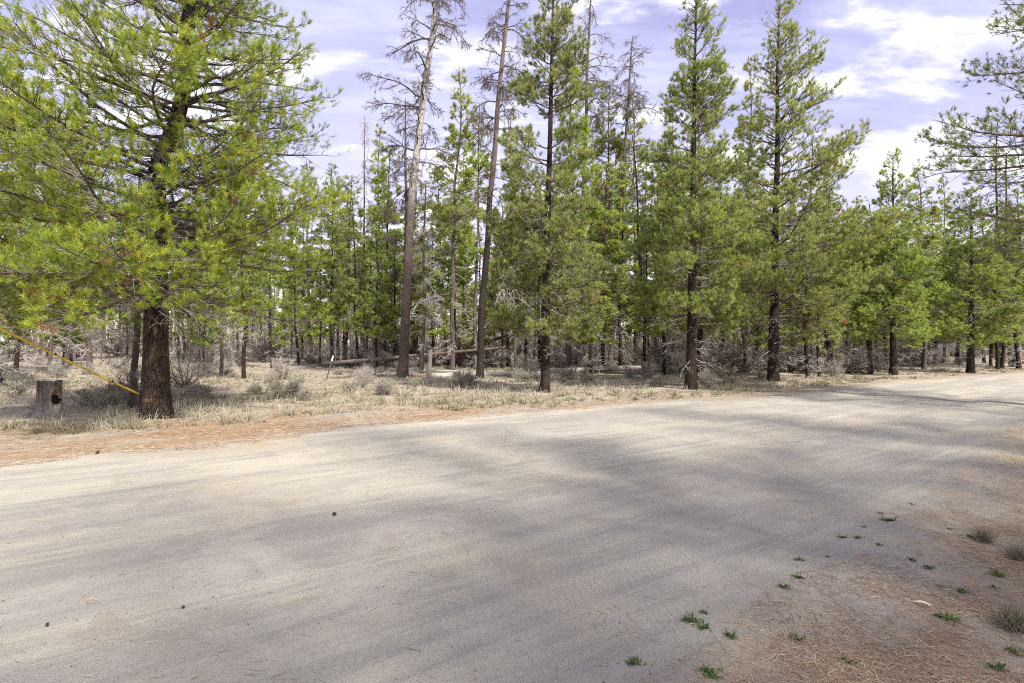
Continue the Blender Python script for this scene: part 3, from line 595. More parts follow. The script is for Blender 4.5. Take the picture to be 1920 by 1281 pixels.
MARKS = [(-60, None), (292, 'large left pine'), (755, 'leaning dead pine'), (900, 'blackish dead pine'), (1022, 'middle pine'), (1300, 'close pine pair'), (1450, 'broad olive pine'), (1675, 'conical pine'), (1820, 'dark bushy pine'), (1990, None)]
def between(px):
    for (a, an), (c, cn) in zip(MARKS[:-1], MARKS[1:]):
        if px < c:
            if an is None: return 'left of ' + cn
            if cn is None: return 'right of ' + an
            return 'between %s and %s' % (an, cn)
    return 'right of dark bushy pine'

# those one can pick out: (px of base, depth, kind, height scale, width scale, label)
MID = [(700, 37, 2, 1.10, 1.0, 'pointed green pine topping the woods left of the leaning dead pine'),
       (93, 24.5, 0, 0.85, 0.8, 'thin straight pine trunk above the grey stump'),
       (123, 30, 2, 0.9, 1.1, 'reddish trunked pine seen under the large left pine, just right of the stump'),
       (168, 31, 2, 0.9, 1.3, 'stout pine trunk between the stump and the large left pine, in the clearing'),
       (415, 27, 0, 0.8, 0.8, 'pale slanting trunk in the clearing right of the large left pine'),
       (431, 33, 2, 0.9, 1.1, 'reddish trunk beside the pale slanting trunk in the clearing'),
       (457, 22.5, 1, 0.72, 0.9, 'slim dark young pine in the clearing right of the large left pine'),
       (508, 31, 1, 0.8, 0.7, 'thin dark stem at the back of the clearing'),
       (583, 38, 2, 0.95, 1.1, 'dark trunk at the right end of the clearing'),
       (835, 36, 1, 1.05, 1.2, 'green pine filling the gap between the two near dead pines'),
       (1135, 32, 0, 1.25, 1.2, 'pine with dark trunk right of the middle pine'),
       (1190, 36, 2, 1.22, 1.2, 'tall loose topped pine between the middle pine and the close pair'),
       (1230, 40, 0, 1.2, 1.2, 'tall slim pine left of the close pair of pines'),
       (955, 38, 2, 1.2, 1.0, 'tall slim green pine behind the slim blackish dead pine'),
       (1110, 44, 2, 1.3, 1.1, 'tall pine behind the pale dead pine in the middle'),
       (1514, 23.3, 5, 0.62, 0.75, 'low pine with leaning stem under the broad olive pine'),
       (1536, 23.6, 5, 0.55, 0.7, 'low thin pine beside the leaning stem under the broad olive pine'),
       (1560, 29, 5, 0.9, 1.5, 'full green pine filling the row right of the broad olive pine'),
       (1632, 26, 5, 0.75, 1.1, 'small pine with thin stem left of the conical pine'),
       (1735, 33, 5, 0.72, 1.6, 'round headed pine between the conical pine and the dark bushy pine'),
       (1770, 44, 2, 1.02, 0.9, 'slim spire topped pine beyond the bend, against the sky'),
       (1873, 33, 5, 0.80, 1.4, 'green pine near the right edge beyond the road'),
       (1896, 35, 5, 0.70, 1.4, 'lower green pine at the far right edge beyond the road'),
       (1400, 27, 5, 0.8, 1.2, 'bushy pine in the gap between the close pair and the broad olive pine'),
       (1245, 25.5, 3, 0.9, 1.2, 'low bushy pine left of the close pair of pines'),
       (1110, 26, 3, 0.75, 1.1, 'low bushy pine right of the middle pine'),
       (30, 26, 5, 1.0, 1.0, 'green pine behind the yellow guy guard at the left edge')]
taken = []
for px, Y, k, hs, ws, lab in MID:
    p = base(px, Y=Y); taken.append((p[0], p[1]))
    thing('pine_tree', BG[k], p, rngP.random() * 6.28, (ws, ws, hs), lab, 'tree', 'pines at the edge of the woods', (rngP.normal(0, 0.015), rngP.normal(0, 0.015)))
taken += [(at(px, None, Y)[0], Y) for px, Y in ((1082, 33), (1143, 31), (762, 31), (790, 26.5), (682, 38), (967, 29))]
SIZE = ['tall slender', 'slender', 'tall slender', 'young', 'small bushy', 'bushy']
cnt = 0; tries = 0
EDGE = [(560, 38, 1), (600, 34, 3), (622, 37, 1), (650, 34, 1), (672, 31, 3), (722, 33.5, 1), (742, 37, 0), (815, 31.5, 3), (850, 33, 1), (872, 39, 0), (940, 31, 3), (985, 34, 1), (1060, 35, 1), (1160, 34, 3), (1215, 31, 3), (1255, 35, 1), (1355, 31, 1), (1420, 33, 1), (1500, 32, 5), (1600, 33, 5), (1660, 36, 5), (1795, 37, 5), (1845, 40, 5)]
while cnt < 298 and tries < 20000:
    tries += 1
    kf = None
    Y = 27 + 46 * rngP.random() ** 1.15; px = rngP.uniform(-20, 1940)
    if cnt >= len(EDGE) and px < 660 and Y < 36 + 6 * rngP.random(): continue           # the clearing
    if cnt >= len(EDGE) and px > 1480 and Y < 30: continue
    if cnt < len(EDGE): px, Y, kf = EDGE[cnt]
    x = (px - 960) / F_PX * Y
    if kf is None and min((x - a) ** 2 + (Y - c) ** 2 for a, c in taken) < 0.9: continue
    taken.append((x, Y)); cnt += 1
    depth = 'in front woods' if Y < 37 else ('in middle woods' if Y < 46 else ('in deep woods' if Y < 57 else 'in farthest woods'))
    if kf is None and rngP.random() < 0.27:
        k = int(rngP.integers(0, 2))
        thing('dead_pine', BGS[k], (x, Y, gz(x, Y)), rngP.random() * 6.28, (1, 1, rngP.uniform(0.75, 1.25)), 'bare grey sapling %s %s' % (depth, between(px)), 'dead tree', 'dead saplings in the woods', (rngP.normal(0, 0.05), rngP.normal(0, 0.05)))
    else:
        k = int(rngP.choice(6, p=[0.22, 0.2, 0.2, 0.16, 0.12, 0.10])) if kf is None else kf; w = rngP.uniform(0.85, 1.2); hs = rngP.uniform(0.82, 1.12)
        if px > 1500: hs *= 0.85
        thing('pine_tree', BG[k], (x, Y, gz(x, Y)), rngP.random() * 6.28, (w, w, hs), '%s pine %s %s' % (SIZE[k], depth, between(px)), 'tree', 'pines of the woods', (rngP.normal(0, 0.02), rngP.normal(0, 0.02)))

def far_forest():
    rng = np.random.default_rng(77); tr = Buf(); fo = Buf(); n = 420
    Y = rng.uniform(74, 150, n); X = rng.uniform(-1.0, 1.0, n) * Y
    for x, y in zip(X, Y):
        H = rng.uniform(9, 14); zb = H * rng.uniform(0.0, 0.22); z0 = gz(x, y)
        p = np.array([[[x, y, z0 - 0.1], [x + rng.normal(0, .1), y, z0 + H / 2], [x + rng.normal(0, .2), y, z0 + H]]])
        tr.add(*tubes(p, np.array([[0.14, 0.1, 0.02]]), 5), a=rng.random())
        m = 74; t = rng.random(m) ** 0.8; rad = (1 - t) ** 0.7 * rng.uniform(1.2, 1.9) * np.sqrt(rng.random(m)); az = rng.random(m) * 6.283
        q = np.stack([x + rad * np.cos(az), y + rad * np.sin(az), z0 + zb + t * (H - zb)], -1)
        v, T, tt = needles(rng, q, np.stack([np.cos(az), np.sin(az), 0.5 + 0 * az], -1), 3, 0.70, 0.27, 0.2, tint=np.clip(rng.normal(0.45, 0.18, m), 0, 0.93)); fo.add(v, T=T, a=tt)
    n = 3600; y = rng.uniform(58, 125, n); x = rng.uniform(-1, 1, n) * y; h = rng.uniform(0.8, 4.5, n); z0 = ground_z(x, y); un = Buf()
    un.add(*tubes(np.stack([np.stack([x, y, z0 - 0.1], -1), np.stack([x + rng.normal(0, .25, n) * h, y, z0 + h], -1)], 1), rng.uniform(0.03, 0.09, (n, 1)) * np.ones((1, 2)), 3), a=0.5)
    e = bpy.data.objects.new('far_forest', None); COL.objects.link(e); tag(e, 'far pine woods closing the view behind the nearer trees', 'forest', kind='stuff')
    link('trunks', tr.mesh('trunks', MAT['bark_grey']), e)['kind'] = 'stuff'; link('crowns', fo.mesh('crowns', MAT['needle_far'], False), e)['kind'] = 'stuff'; link('undergrowth', un.mesh('undergrowth', MAT['twig']), e)['kind'] = 'stuff'
far_forest()

# ------------------------------------------------------------------ shrubs, brush, logs
def shrub(seed, n1, h, w, n2, n3, r, mat, leaf=0, el=(0.4, 1.4), curl=0.03):
    rng = np.random.default_rng(seed); az = rng.random(n1) * 6.283; e = rng.uniform(el[0], el[1], n1); L = rng.uniform(0.6, 1.1, n1) * np.hypot(w * np.cos(e), h * np.sin(e))
    p0 = np.stack([rng.normal(0, 0.06 * w, n1), rng.normal(0, 0.06 * w, n1), np.full(n1, -0.04)], -1)
    P1 = extend(rng, p0, np.stack([np.cos(az) * np.cos(e), np.sin(az) * np.cos(e), np.sin(e)], -1), L, 6, curl, 0.16)
    P2, L2, _, _ = grow(rng, P1, L, n2, 0.2, 1, 0.8, (0.3, 1.0), 1.2, 0.15, lambda i, s: rng.uniform(0.25, 0.6, len(i)) * L[i], 5, 0.04, 0.16)
    P3, L3, _, _ = grow(rng, P2, L2, n3, 0.2, 1, 0.8, (0.3, 1.0), 1.2, 0.15, lambda i, s: rng.uniform(0.08, 0.3, len(i)) * h, 3, 0.04, 0.14)
    b = Buf(); b.add(*tubes(P1, r * np.linspace(1, .3, 6)[None] * np.ones((n1, 1)), 4), a=0.2).add(*tubes(P2[:, [0, 2, 4]], 0.5 * r * np.linspace(1, .3, 3)[None] * np.ones((n2, 1)), 3), a=0.5).add(*ribbons(rng, P3, 0.40 * r), a=0.7)
    parts = [('branches', b.mesh('branches', MAT[mat]))]
    if leaf:
        i = rng.integers(0, n3, leaf); p, t = sample(P3, i, rng.random(leaf)); v, T, tt = needles(rng, p, t + ZUP * 0.3, 3, 0.035, 0.012, 0.02, tint=rng.random(leaf)); f = Buf(); f.add(v, T=T, a=tt); parts.append(('leaves', f.mesh('leaves', MAT['shrub_leaf'], False)))
    return parts
SAGE = [shrub(200, 30, 0.55, 0.5, 240, 1300, 0.008, 'shrub', 2200), shrub(201, 26, 0.42, 0.55, 220, 1200, 0.007, 'shrub', 2400), shrub(202, 34, 0.7, 0.55, 260, 1400, 0.009, 'shrub', 900), shrub(203, 20, 0.38, 0.34, 160, 800, 0.006, 'shrub', 1400)]
BRUSH = [shrub(210, 40, 1.3, 1.7, 300, 800, 0.020, 'brush_wood', 0, (0.0, 1.0), -0.01), shrub(211, 36, 0.9, 2.0, 280, 700, 0.022, 'twig', 0, (-0.05, 0.7), -0.01), shrub(212, 30, 1.8, 1.2, 240, 600, 0.020, 'twig', 0, (0.2, 1.3), -0.02)]
SHN = ['grey green sagebrush', 'low spreading sagebrush', 'twiggy bare shrub', 'small tufted sagebrush']
def zone_depth(Y): return 'near the road' if Y < 19 else ('in mid clearing' if Y < 27 else 'far back')
rs = np.random.default_rng(9)
SH_FIX = [(35, 18, 0), (30, 15.5, 3), (575, 14.6, 3), (545, 15.2, 1), (655, 16.5, 3), (480, 16.4, 1), (510, 17.5, 3), (690, 20, 2), (860, 18.5, 1), (880, 19.5, 0), (980, 21, 1), (1065, 22, 1), (1210, 21.5, 0), (1180, 23, 2), (1100, 21, 1), (530, 22, 2), (680, 22.5, 2), (1560, 24, 2), (165, 13.4, 3), (200, 12.8, 3), (215, 14, 1), (380, 15.5, 3), (340, 22, 2), (560, 19, 3), (1230, 18.5, 1), (1370, 20, 1)]
spots = [(px, Y, k) for px, Y, k in SH_FIX]
while len(spots) < 95:
    px = rs.uniform(-10, 1930); Y = rs.uniform(14.5, 42)
    x = (px - 960) / F_PX * Y
    if float(road_s(np.array([x]), np.array([Y]))[1][0]) < 2.6 or (585 < px < 645 and Y < 23): continue
    spots.append((px, Y, int(rs.integers(0, 4))))
for px, Y, k in spots:
    x = (px - 960) / F_PX * Y; s = rs.uniform(0.6, 1.05)
    thing('sagebrush_shrub', SAGE[k], (x, Y, gz(x, Y)), rs.random() * 6.28, (s, s, s * rs.uniform(0.8, 1.1)), '%s %s %s' % (SHN[k], zone_depth(Y), between(px)), 'shrub', 'shrubs on the forest floor')
BR = [(690, 33.5, 0, 1.1), (640, 34, 1, 1.0), (720, 33, 2, 1.0), (845, 33.5, 0, 1.2), (870, 34, 2, 1.1), (820, 35, 1, 1.2), (685, 23.8, 1, .5), (1265, 27, 2, 1.2), (1340, 28, 0, 1.2), (1395, 27, 2, 1.1), (1310, 30, 2, 1.3), (1060, 30, 0, .9), (1100, 31, 2, 1), (1170, 32, 0, 1.1), (930, 33, 0, 1.1), (225, 14.6, 2, .42), (262, 15.6, 2, .5), (345, 19, 2, .7), (370, 24, 0, .6), (1580, 27, 1, .9), (1640, 29, 1, .9), (1720, 33, 0, 1), (1700, 36, 2, 1), (1480, 29, 0, 1), (1250, 33, 2, 1.2), (760, 35, 0, 1.2), (580, 41, 0, 1.2), (500, 42, 1, 1.2), (440, 44, 0, 1.1), (390, 40, 0, 1.0), (1450, 34, 2, 1.3), (1380, 33, 0, 1.2), (1030, 36, 0, 1.2)]
for i in range(26):
    BR.append((rs.uniform(0, 1920), rs.uniform(38, 58), int(rs.integers(0, 3)), rs.uniform(1.0, 1.5)))
BN = ['grey dead branch heap', 'low brown branch sprawl', 'upright bare thicket']
for px, Y, k, s in BR:
    x = (px - 960) / F_PX * Y
    thing('dead_brush', BRUSH[k], (x, Y, gz(x, Y)), rs.random() * 6.28, s, '%s %s %s' % (BN[k], 'near' if Y < 28 else ('farther back' if Y < 38 else 'deep'), between(px)), 'brush', 'dead brush among the trees')

def log(name, p0, p1, r0, r1, mat, label, bow=0.0, stubs=8, seed=0, group='fallen logs'):
    rng = np.random.default_rng(seed); p0 = np.array(p0, float); p1 = np.array(p1, float); K = 16; t = np.linspace(0, 1, K)[:, None]
    P = p0 * (1 - t) + p1 * t + ZUP * bow * np.sin(t * np.pi) + rng.normal(0, 0.012, (K, 3)); c = P[0].copy(); P = P - c
    r = (r0 * (1 - t[:, 0]) + r1 * t[:, 0]) * (1 + rng.normal(0, 0.05, K)); V, T, Q = tubes(P[None], r[None], 10, True)
    b = Buf(); b.add(V, T, Q, a=0.5); e = bpy.data.objects.new(name, None); COL.objects.link(e); e.location = c; tag(e, label, 'log', group)
    link('log_body', b.mesh('log_body', MAT[mat]), e)
    if stubs:
        s = rng.random(stubs); pos, tan = sample(P[None], np.zeros(stubs, int), s); d = nrm(np.cross(tan, rng.normal(0, 1, (stubs, 3))) + tan * 0.4 + ZUP * 0.35)
        S1 = extend(rng, pos, d, rng.uniform(0.2, 0.8, stubs), 5, -0.02, 0.15); q = Buf(); q.add(*tubes(S1, 0.12 * r0 * np.linspace(1, .3, 5)[None] * np.ones((stubs, 1)), 4), a=0.5); link('branch_stubs', q.mesh('branch_stubs', MAT[mat]), e)
    return e
log('fallen_log', at(604, 683, 30.0), at(965, 650, 29.5), 0.115, 0.06, 'log_dark', 'long dark log leaning low behind the tall leaning dead pine', 0, 16, 1)
log('fallen_log', at(872, 648, 33), at(1010, 619, 31.5), 0.11, 0.05, 'log_dark', 'dark log propped high behind the slim blackish dead pine', 0, 5, 2)
log('fallen_log', at(766, 693, 27.2), at(905, 700, 25.8), 0.08, 0.06, 'log_pale', 'thin pale pole on the ground right of the tall leaning dead pine', 0, 4, 3)
log('fallen_log', at(802, 705, 23.6), at(1012, 699, 25.8), 0.13, 0.10, 'log_pale', 'bleached log on the grass behind the slim blackish dead pine', 0, 4, 4)
log('fallen_log', at(1015, 697, 26.2), at(1200, 689, 29.5), 0.16, 0.12, 'log_pale', 'bleached log on the ground right of the middle pine', 0, 6, 5)
log('fallen_log', at(1190, 695, 27.2), at(1345, 694, 27.6), 0.11, 0.08, 'log_pale', 'thin bleached log behind the close pair of pines', 0, 6, 6)
log('fallen_log', at(-30, 742, 16.2), at(42, 734, 16.8), 0.09, 0.07, 'log_pale', 'short bleached log at the left edge beyond the stump', 0, 3, 7)
log('fallen_log', at(1165, 714, 21.6), at(1192, 717, 21.2), 0.05, 0.03, 'log_pale', 'short bleached stick in the grass left of the close pair', 0, 2, 8)
log('fallen_log', at(1080, 722, 19.8), at(1155, 725, 19.0), 0.035, 0.02, 'log_dark', 'thin dark stick in the grass right of the middle pine', 0, 3, 9)
log('fallen_log', at(615, 712, 23), at(700, 703, 24), 0.05, 0.03, 'log_dark', 'thin crooked grey branch lying right of the green post', 0.05, 6, 10)

def lathe(path, rad, S, jag=0.0, seed=0, top=True):
    rng = np.random.default_rng(seed); V, _, Q = tubes(np.array(path)[None], np.array(rad)[None], S); return V, Q
def broken_stub():
    p = base(805, Y=23.2); z = np.array([-0.1, 0.1, 0.35, 0.6, 0.85, 1.0, 1.06]); r = np.array([0.10, 0.085, 0.08, 0.08, 0.075, 0.07, 0.03])
    V, T, Q = tubes(np.stack([0.03 * z, 0 * z, z], -1)[None], r[None], 12, True); rng = np.random.default_rng(3); V = V + rng.normal(0, 0.006, V.shape); V[-30:-2, 2] += rng.uniform(-0.12, 0.12, 28)
    b = Buf(); b.add(V, T, Q, a=0.4); e = thing('snag_stub', [('stub_body', b.mesh('stub_body', MAT['log_pale']))], p, label='short grey broken trunk stub right of the tall leaning dead pine', cat='stump')
    q = Buf(); P = np.array([[[0.02, 0, 0.8], [0.16, -.03, 0.95], [0.25, -.02, 1.2]]]); q.add(*tubes(P, np.array([[0.02, 0.014, 0.006]]), 5)); link('branch_stub', q.mesh('branch_stub', MAT['log_pale']), e)
broken_stub()

def stump():
    p = base(92, Y=11.4); S = 48; K = 30; a = np.arange(S) * 2 * np.pi / S; zt = 0.70
    zs = np.linspace(-0.1, 1, K); V = np.zeros((K, S, 3))
    for k, t in enumerate(zs):
        z = t * zt; r = 0.205 + 0.20 * np.exp(-max(z, 0) / 0.11) * (0.75 + 0.5 * np.sin(a * 4 + 1.0)) * np.where(np.cos(a - np.pi) > -0.2, 1.25, 0.7)
        r = r * (1 + 0.05 * (vnoise(a * 4, 0 * a + t * 2.5, 4) - 0.5) * 2 + 0.07 * (vnoise(a * 9, 0 * a + t * 1.2, 6) - 0.5) * 2)
        top = (0.05 * (vnoise(a * 3, 0 * a, 8) - .5) + 0.05 * (vnoise(a * 8, 0 * a, 9) - .5)) * max(0, t)
        V[k] = np.stack([r * np.cos(a), r * np.sin(a), z + top], -1)
    # burnt hollow on the camera's right side
    hol = R(-16)
    for k, t in enumerate(zs):
        d = np.angle(np.exp(1j * (a - hol))) / 0.52; q = np.exp(-(d ** 2) * 1.3 - ((t - 0.52) / 0.22) ** 2); V[k, :, :2] *= (1 - 0.55 * np.clip(q * 1.5 - 0.35, 0, 1))[:, None]
    i = np.arange(K - 1)[:, None] * S; j = np.arange(S)[None]; k2 = (j + 1) % S; Q = np.stack([i + j, i + k2, i + S + k2, i + S + j], -1).reshape(-1, 4)
    Vf = V.reshape(-1, 3); c = Buf(); Tc = [(K * S, (K - 1) * S + q, (K - 1) * S + (q + 1) % S) for q in range(S)]
    cen = Q // S; kk = Q[:, 0] // S; jj = Q[:, 0] % S; d = np.abs(np.angle(np.exp(1j * (a[jj] - hol)))); t = zs[kk]
    hm = ((d / 0.40) ** 2 + ((t - 0.46) / 0.14) ** 2 + 0.5 * (vnoise(jj * 0.9, kk * 0.7, 3) - 0.5)) < 1
    om = ~hm & ((((d / 0.5) ** 2 + ((t - 0.60) / 0.30) ** 2) + 0.8 * (vnoise(jj * 0.8, kk * 0.5, 5) - 0.5)) < 0.6)
    e = bpy.data.objects.new('tree_stump', None); COL.objects.link(e); e.location = p; tag(e, 'weathered grey tree stump with burnt hollow, left of the large pine', 'stump')
    for nm, msk, mt in (('stump_body', ~hm & ~om, 'stump_wood'), ('burnt_hollow', hm, 'char'), ('bare_wood', om, 'rust_wood')):
        q = Q[msk]; u = np.unique(q); mp = np.full(len(Vf) + 1, -1); mp[u] = np.arange(len(u)); b = Buf()
        if nm == 'stump_body':
            VV = np.concatenate([Vf, [[0.0, 0.0, zt - 0.04]]]); b.add(VV, T=Tc, Q=q, a=0.5)
        else: b.add(Vf[u], Q=mp[q], a=0.5)
        link(nm, b.mesh(nm, MAT[mt]), e)
stump()

def t_post():
    p = base(611, Y=21.3); top = at(623, 668, 21.2); tilt = math.atan2(top[0] - p[0], top[2] - p[2]); h = float(np.linalg.norm(top - p))
    def prof(z0, z1):
        b = Buf(); w, th, dpt = 0.026, 0.006, 0.034
        xs = [(-w, 0), (w, 0), (w, th), (th / 2, th), (th / 2, dpt), (-th / 2, dpt), (-th / 2, th), (-w, th)]; n = len(xs)
        V = [(x, y, z0) for x, y in xs] + [(x, y, z1) for x, y in xs]; b.add(V, Q=[(q, (q + 1) % n, n + (q + 1) % n, n + q) for q in range(n)], T=[(n + 0, n + 1, n + 2), (n + 0, n + 2, n + 7), (n + 3, n + 4, n + 5), (n + 3, n + 5, n + 6)], a=0.5); return b
    e = thing('fence_post', [('post_shaft', prof(-0.2, h * 0.80).mesh('post_shaft', MAT['green_paint'], False)), ('white_tip', prof(h * 0.80, h).mesh('white_tip', MAT['white'], False))], p, label='leaning green steel fence post with white tip in the clearing', cat='fence post', tilt=(0, tilt))
t_post()

# ------------------------------------------------------------------ guy wire with yellow guard
def guy():
    A = at(300, 757, 12.0); B = at(0, 613, 10.9); d = nrm(B - A); A0 = A - d * 0.35; G1 = A + d * 4.6; e = bpy.data.objects.new('guy_wire', None); COL.objects.link(e); e.location = A0
    tag(e, 'yellow guarded guy wire slanting down to behind the large left pine', 'guy wire')
    def seg(nm, p, q, r, mt, S=10, n=8, sag=0.0):
        t = np.linspace(0, 1, n)[:, None]; P = (p * (1 - t) + q * t) - A0 - ZUP * sag * np.sin(t * np.pi); b = Buf(); b.add(*tubes(P[None], np.full((1, n), r), S, True), a=0.5); return link(nm, b.mesh(nm, MAT[mt]), e)
    seg('anchor_rod', A0 - d * 0.3, A, 0.012, 'steel'); seg('guard_tube', A, G1, 0.021, 'yellow', 12, 14, 0.03)
    for s in (0.95, 2.05): seg('tie_band', A + d * s - ZUP * 0.015, A + d * (s + 0.035) - ZUP * 0.015, 0.0235, 'black', 12, 2)
    top = A + d * 13.0; seg('wire', G1, top, 0.006, 'steel', 6, 6)
    b = Buf(); pz = np.array([[top[0], top[1], -0.3], [top[0], top[1], 4.0], [top[0], top[1], 10.0]]) - np.array([top[0], top[1], 0]); b.add(*tubes(pz[None], np.array([[0.16, 0.15, 0.11]]), 14, True), a=0.5)
    c = Buf(); c.add(*tubes(np.array([[[-1.1, 0.14, 9.3], [1.1, 0.14, 9.3]]]), np.array([[0.06, 0.06]]), 4, True), a=0.5)
    thing('utility_pole', [('pole', b.mesh('pole', MAT['log_dark'])), ('crossarm', c.mesh('crossarm', MAT['log_dark'], False))], (top[0], top[1], 0), label='wooden utility pole left of the picture holding the guy wire', cat='utility pole')
guy()

# ------------------------------------------------------------------ far parked trailers glimpsed through the trees
def box(b, x0, x1, y0, y1, z0, z1):
    V = [(x, y, z) for z in (z0, z1) for y in (y0, y1) for x in (x0, x1)]; b.add(V, Q=[(0, 2, 3, 1), (4, 5, 7, 6), (0, 1, 5, 4), (2, 6, 7, 3), (0, 4, 6, 2), (1, 3, 7, 5)], a=0.5); return b
def trailer_parts():
    prof = [(-2.6, 0.55), (2.3, 0.55), (2.6, 0.9), (2.55, 2.1), (2.2, 2.5), (-2.3, 2.5), (-2.6, 2.2)]; n = len(prof); b = Buf()
    V = [(x, -1.05, z) for x, z in prof] + [(x, 1.05, z) for x, z in prof] + [(0, -1.05, 1.5), (0, 1.05, 1.5)]
    b.add(V, Q=[(q, n + q, n + (q + 1) % n, (q + 1) % n) for q in range(n)], T=[(2 * n, q, (q + 1) % n) for q in range(n)] + [(2 * n + 1, n + (q + 1) % n, n + q) for q in range(n)], a=0.5)
    out = [('body', b.mesh('body', MAT['white'], False))]
    for x0, x1, z0, z1 in ((-1.9, -1.0, 1.45, 2.0), (-0.6, 0.3, 1.45, 2.0)): out.append(('window', box(Buf(), x0, x1, -1.075, -1.055, z0, z1).mesh('window', MAT['glass'], False)))
    out.append(('door', box(Buf(), 0.9, 1.5, -1.07, -1.053, 0.65, 2.2).mesh('door', MAT['rim'], False))); out.append(('handle', box(Buf(), 0.96, 1.04, -1.10, -1.071, 1.25, 1.32).mesh('handle', MAT['black'], False), len(out) - 1))
    for y in (-0.95, 0.95):
        for x in (-0.45, 0.35):
            w = Buf(); w.add(*tubes(np.array([[[x, y - 0.1, 0.33], [x, y + 0.1, 0.33]]]), np.array([[0.33, 0.33]]), 18, True), a=0.5); out.append(('wheel', w.mesh('wheel', MAT['tyre'], False))); hb = Buf(); hb.add(*tubes(np.array([[[x, y - 0.115, 0.33], [x, y + 0.115, 0.33]]]), np.array([[0.17, 0.17]]), 12, True), a=0.5); out.append(('hub', hb.mesh('hub', MAT['rim'], False), len(out) - 1))
    h = Buf(); h.add(*tubes(np.array([[[2.5, 0, 0.6], [3.5, 0, 0.5]]]), np.array([[0.06, 0.05]]), 6, True), a=0.5); out.append(('hitch', h.mesh('hitch', MAT['steel'])))
    return out
TRL = trailer_parts()
for px, Y, rz, lab in ((-40, 47, 0.2, 'white trailer cut by the left edge, beyond the clearing'), (712, 92, 0.5, 'white trailer glimpsed deep in the woods beside the leaning dead pine'), (892, 88, 1.2, 'white trailer glimpsed just left of the slim blackish dead pine'), (1806, 60, 0.3, 'white trailer glimpsed beside the trunk of the dark bushy pine')):
    p = base(px, Y=Y); thing('parked_trailer', TRL, p, rz, 0.9, lab, 'trailer', 'white trailers glimpsed through the trees')

# ------------------------------------------------------------------ grass, litter, gravel (uncountable)
def grass():
    rng = np.random.default_rng(300); b = Buf(); pts = []
    def clumps(n, Y0, Y1, smin, smax, cond=None):
        k = 0
        while k < n:
            Y = rng.uniform(Y0 ** 0.5, Y1 ** 0.5, 4000) ** 2; px = rng.uniform(-60, 1980, 4000); x = (px - 960) / F_PX * Y
            s, sf, sn = road_s(x, Y); dens = 0.30 + 0.9 * fbm(x * 0.4, Y * 0.4, 81, 3) + 0.25
            uu, _v = road_uv(x, Y); ok = (sf > smin + 0.5 * fbm(x, Y, 83, 2) + np.interp(uu, [-4, -1, 1.0, 4, 8], [0.2, 0.5, 1.5, 1.0, 0])) & (sf < smax) & (rng.random(4000) < dens)
            for i in np.where(ok)[0][:n - k]: pts.append((x[i], Y[i], sf[i])); k += 1
    clumps(3600, 9, 34, 1.4, 40); clumps(700, 28, 60, 2, 90); clumps(500, 9.5, 34, 0.9, 2.6)
    pts_ = np.array(pts); zg = ground_z(pts_[:, 0], pts_[:, 1])
    Y = pts_[:, 1]; n = 13; N = len(pts_)
    h = rng.uniform(0.12, 0.30, N) * np.where(pts_[:, 2] < 2.2, 0.6, 1.0) * np.where(Y > 21, 0.72, 1.0) * np.where(np.hypot(pts_[:, 0] + 9.0, Y - 11.0) < 0.9, 0.35, 1.0) * (0.8 + 0.5 * vnoise(pts_[:, 0] * 0.6, Y * 0.6, 88)); gr = np.clip(0.62 + 0.5 * fbm(pts_[:, 0] * 0.35, Y * 0.35, 90, 3) + rng.normal(0, 0.12, N) - np.where(pts_[:, 2] < 2.6, 0.22, 0), 0.05, 0.95)
    az = rng.random((N, n)) * 6.283; el = rng.uniform(0.25, 1.45, (N, n)); d = np.stack([np.cos(az) * np.cos(el), np.sin(az) * np.cos(el), np.sin(el)], -1)
    o = np.stack([pts_[:, 0], Y, zg - 0.01], -1)[:, None] + np.stack([np.cos(az), np.sin(az), 0 * az], -1) * (rng.random((N, n, 1)) * 0.5 * h[:, None, None])
    L = (h[:, None] * rng.uniform(0.6, 1.2, (N, n)))[..., None]; sd = nrm(np.cross(d, rng.normal(0, 1, (N, n, 3)))); w = (0.0040 + 0.00026 * Y)[:, None, None] * np.ones((N, n, 1))
    mid = o + d * L * 0.6; tip = o + (d * 1.0 - ZUP * 0.18 * np.cos(el)[..., None]) * L
    V = np.stack([o - sd * w, o + sd * w, mid + sd * w * 0.7, mid - sd * w * 0.7, tip], 2).reshape(-1, 3); i0 = np.arange(N * n) * 5
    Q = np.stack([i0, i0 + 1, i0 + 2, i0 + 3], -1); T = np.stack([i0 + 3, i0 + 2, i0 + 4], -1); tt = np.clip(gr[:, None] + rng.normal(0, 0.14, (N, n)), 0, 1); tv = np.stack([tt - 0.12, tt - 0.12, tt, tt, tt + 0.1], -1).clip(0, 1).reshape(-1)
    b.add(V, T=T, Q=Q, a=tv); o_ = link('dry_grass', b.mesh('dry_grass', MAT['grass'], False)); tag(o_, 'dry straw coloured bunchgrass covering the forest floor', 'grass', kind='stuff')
grass()

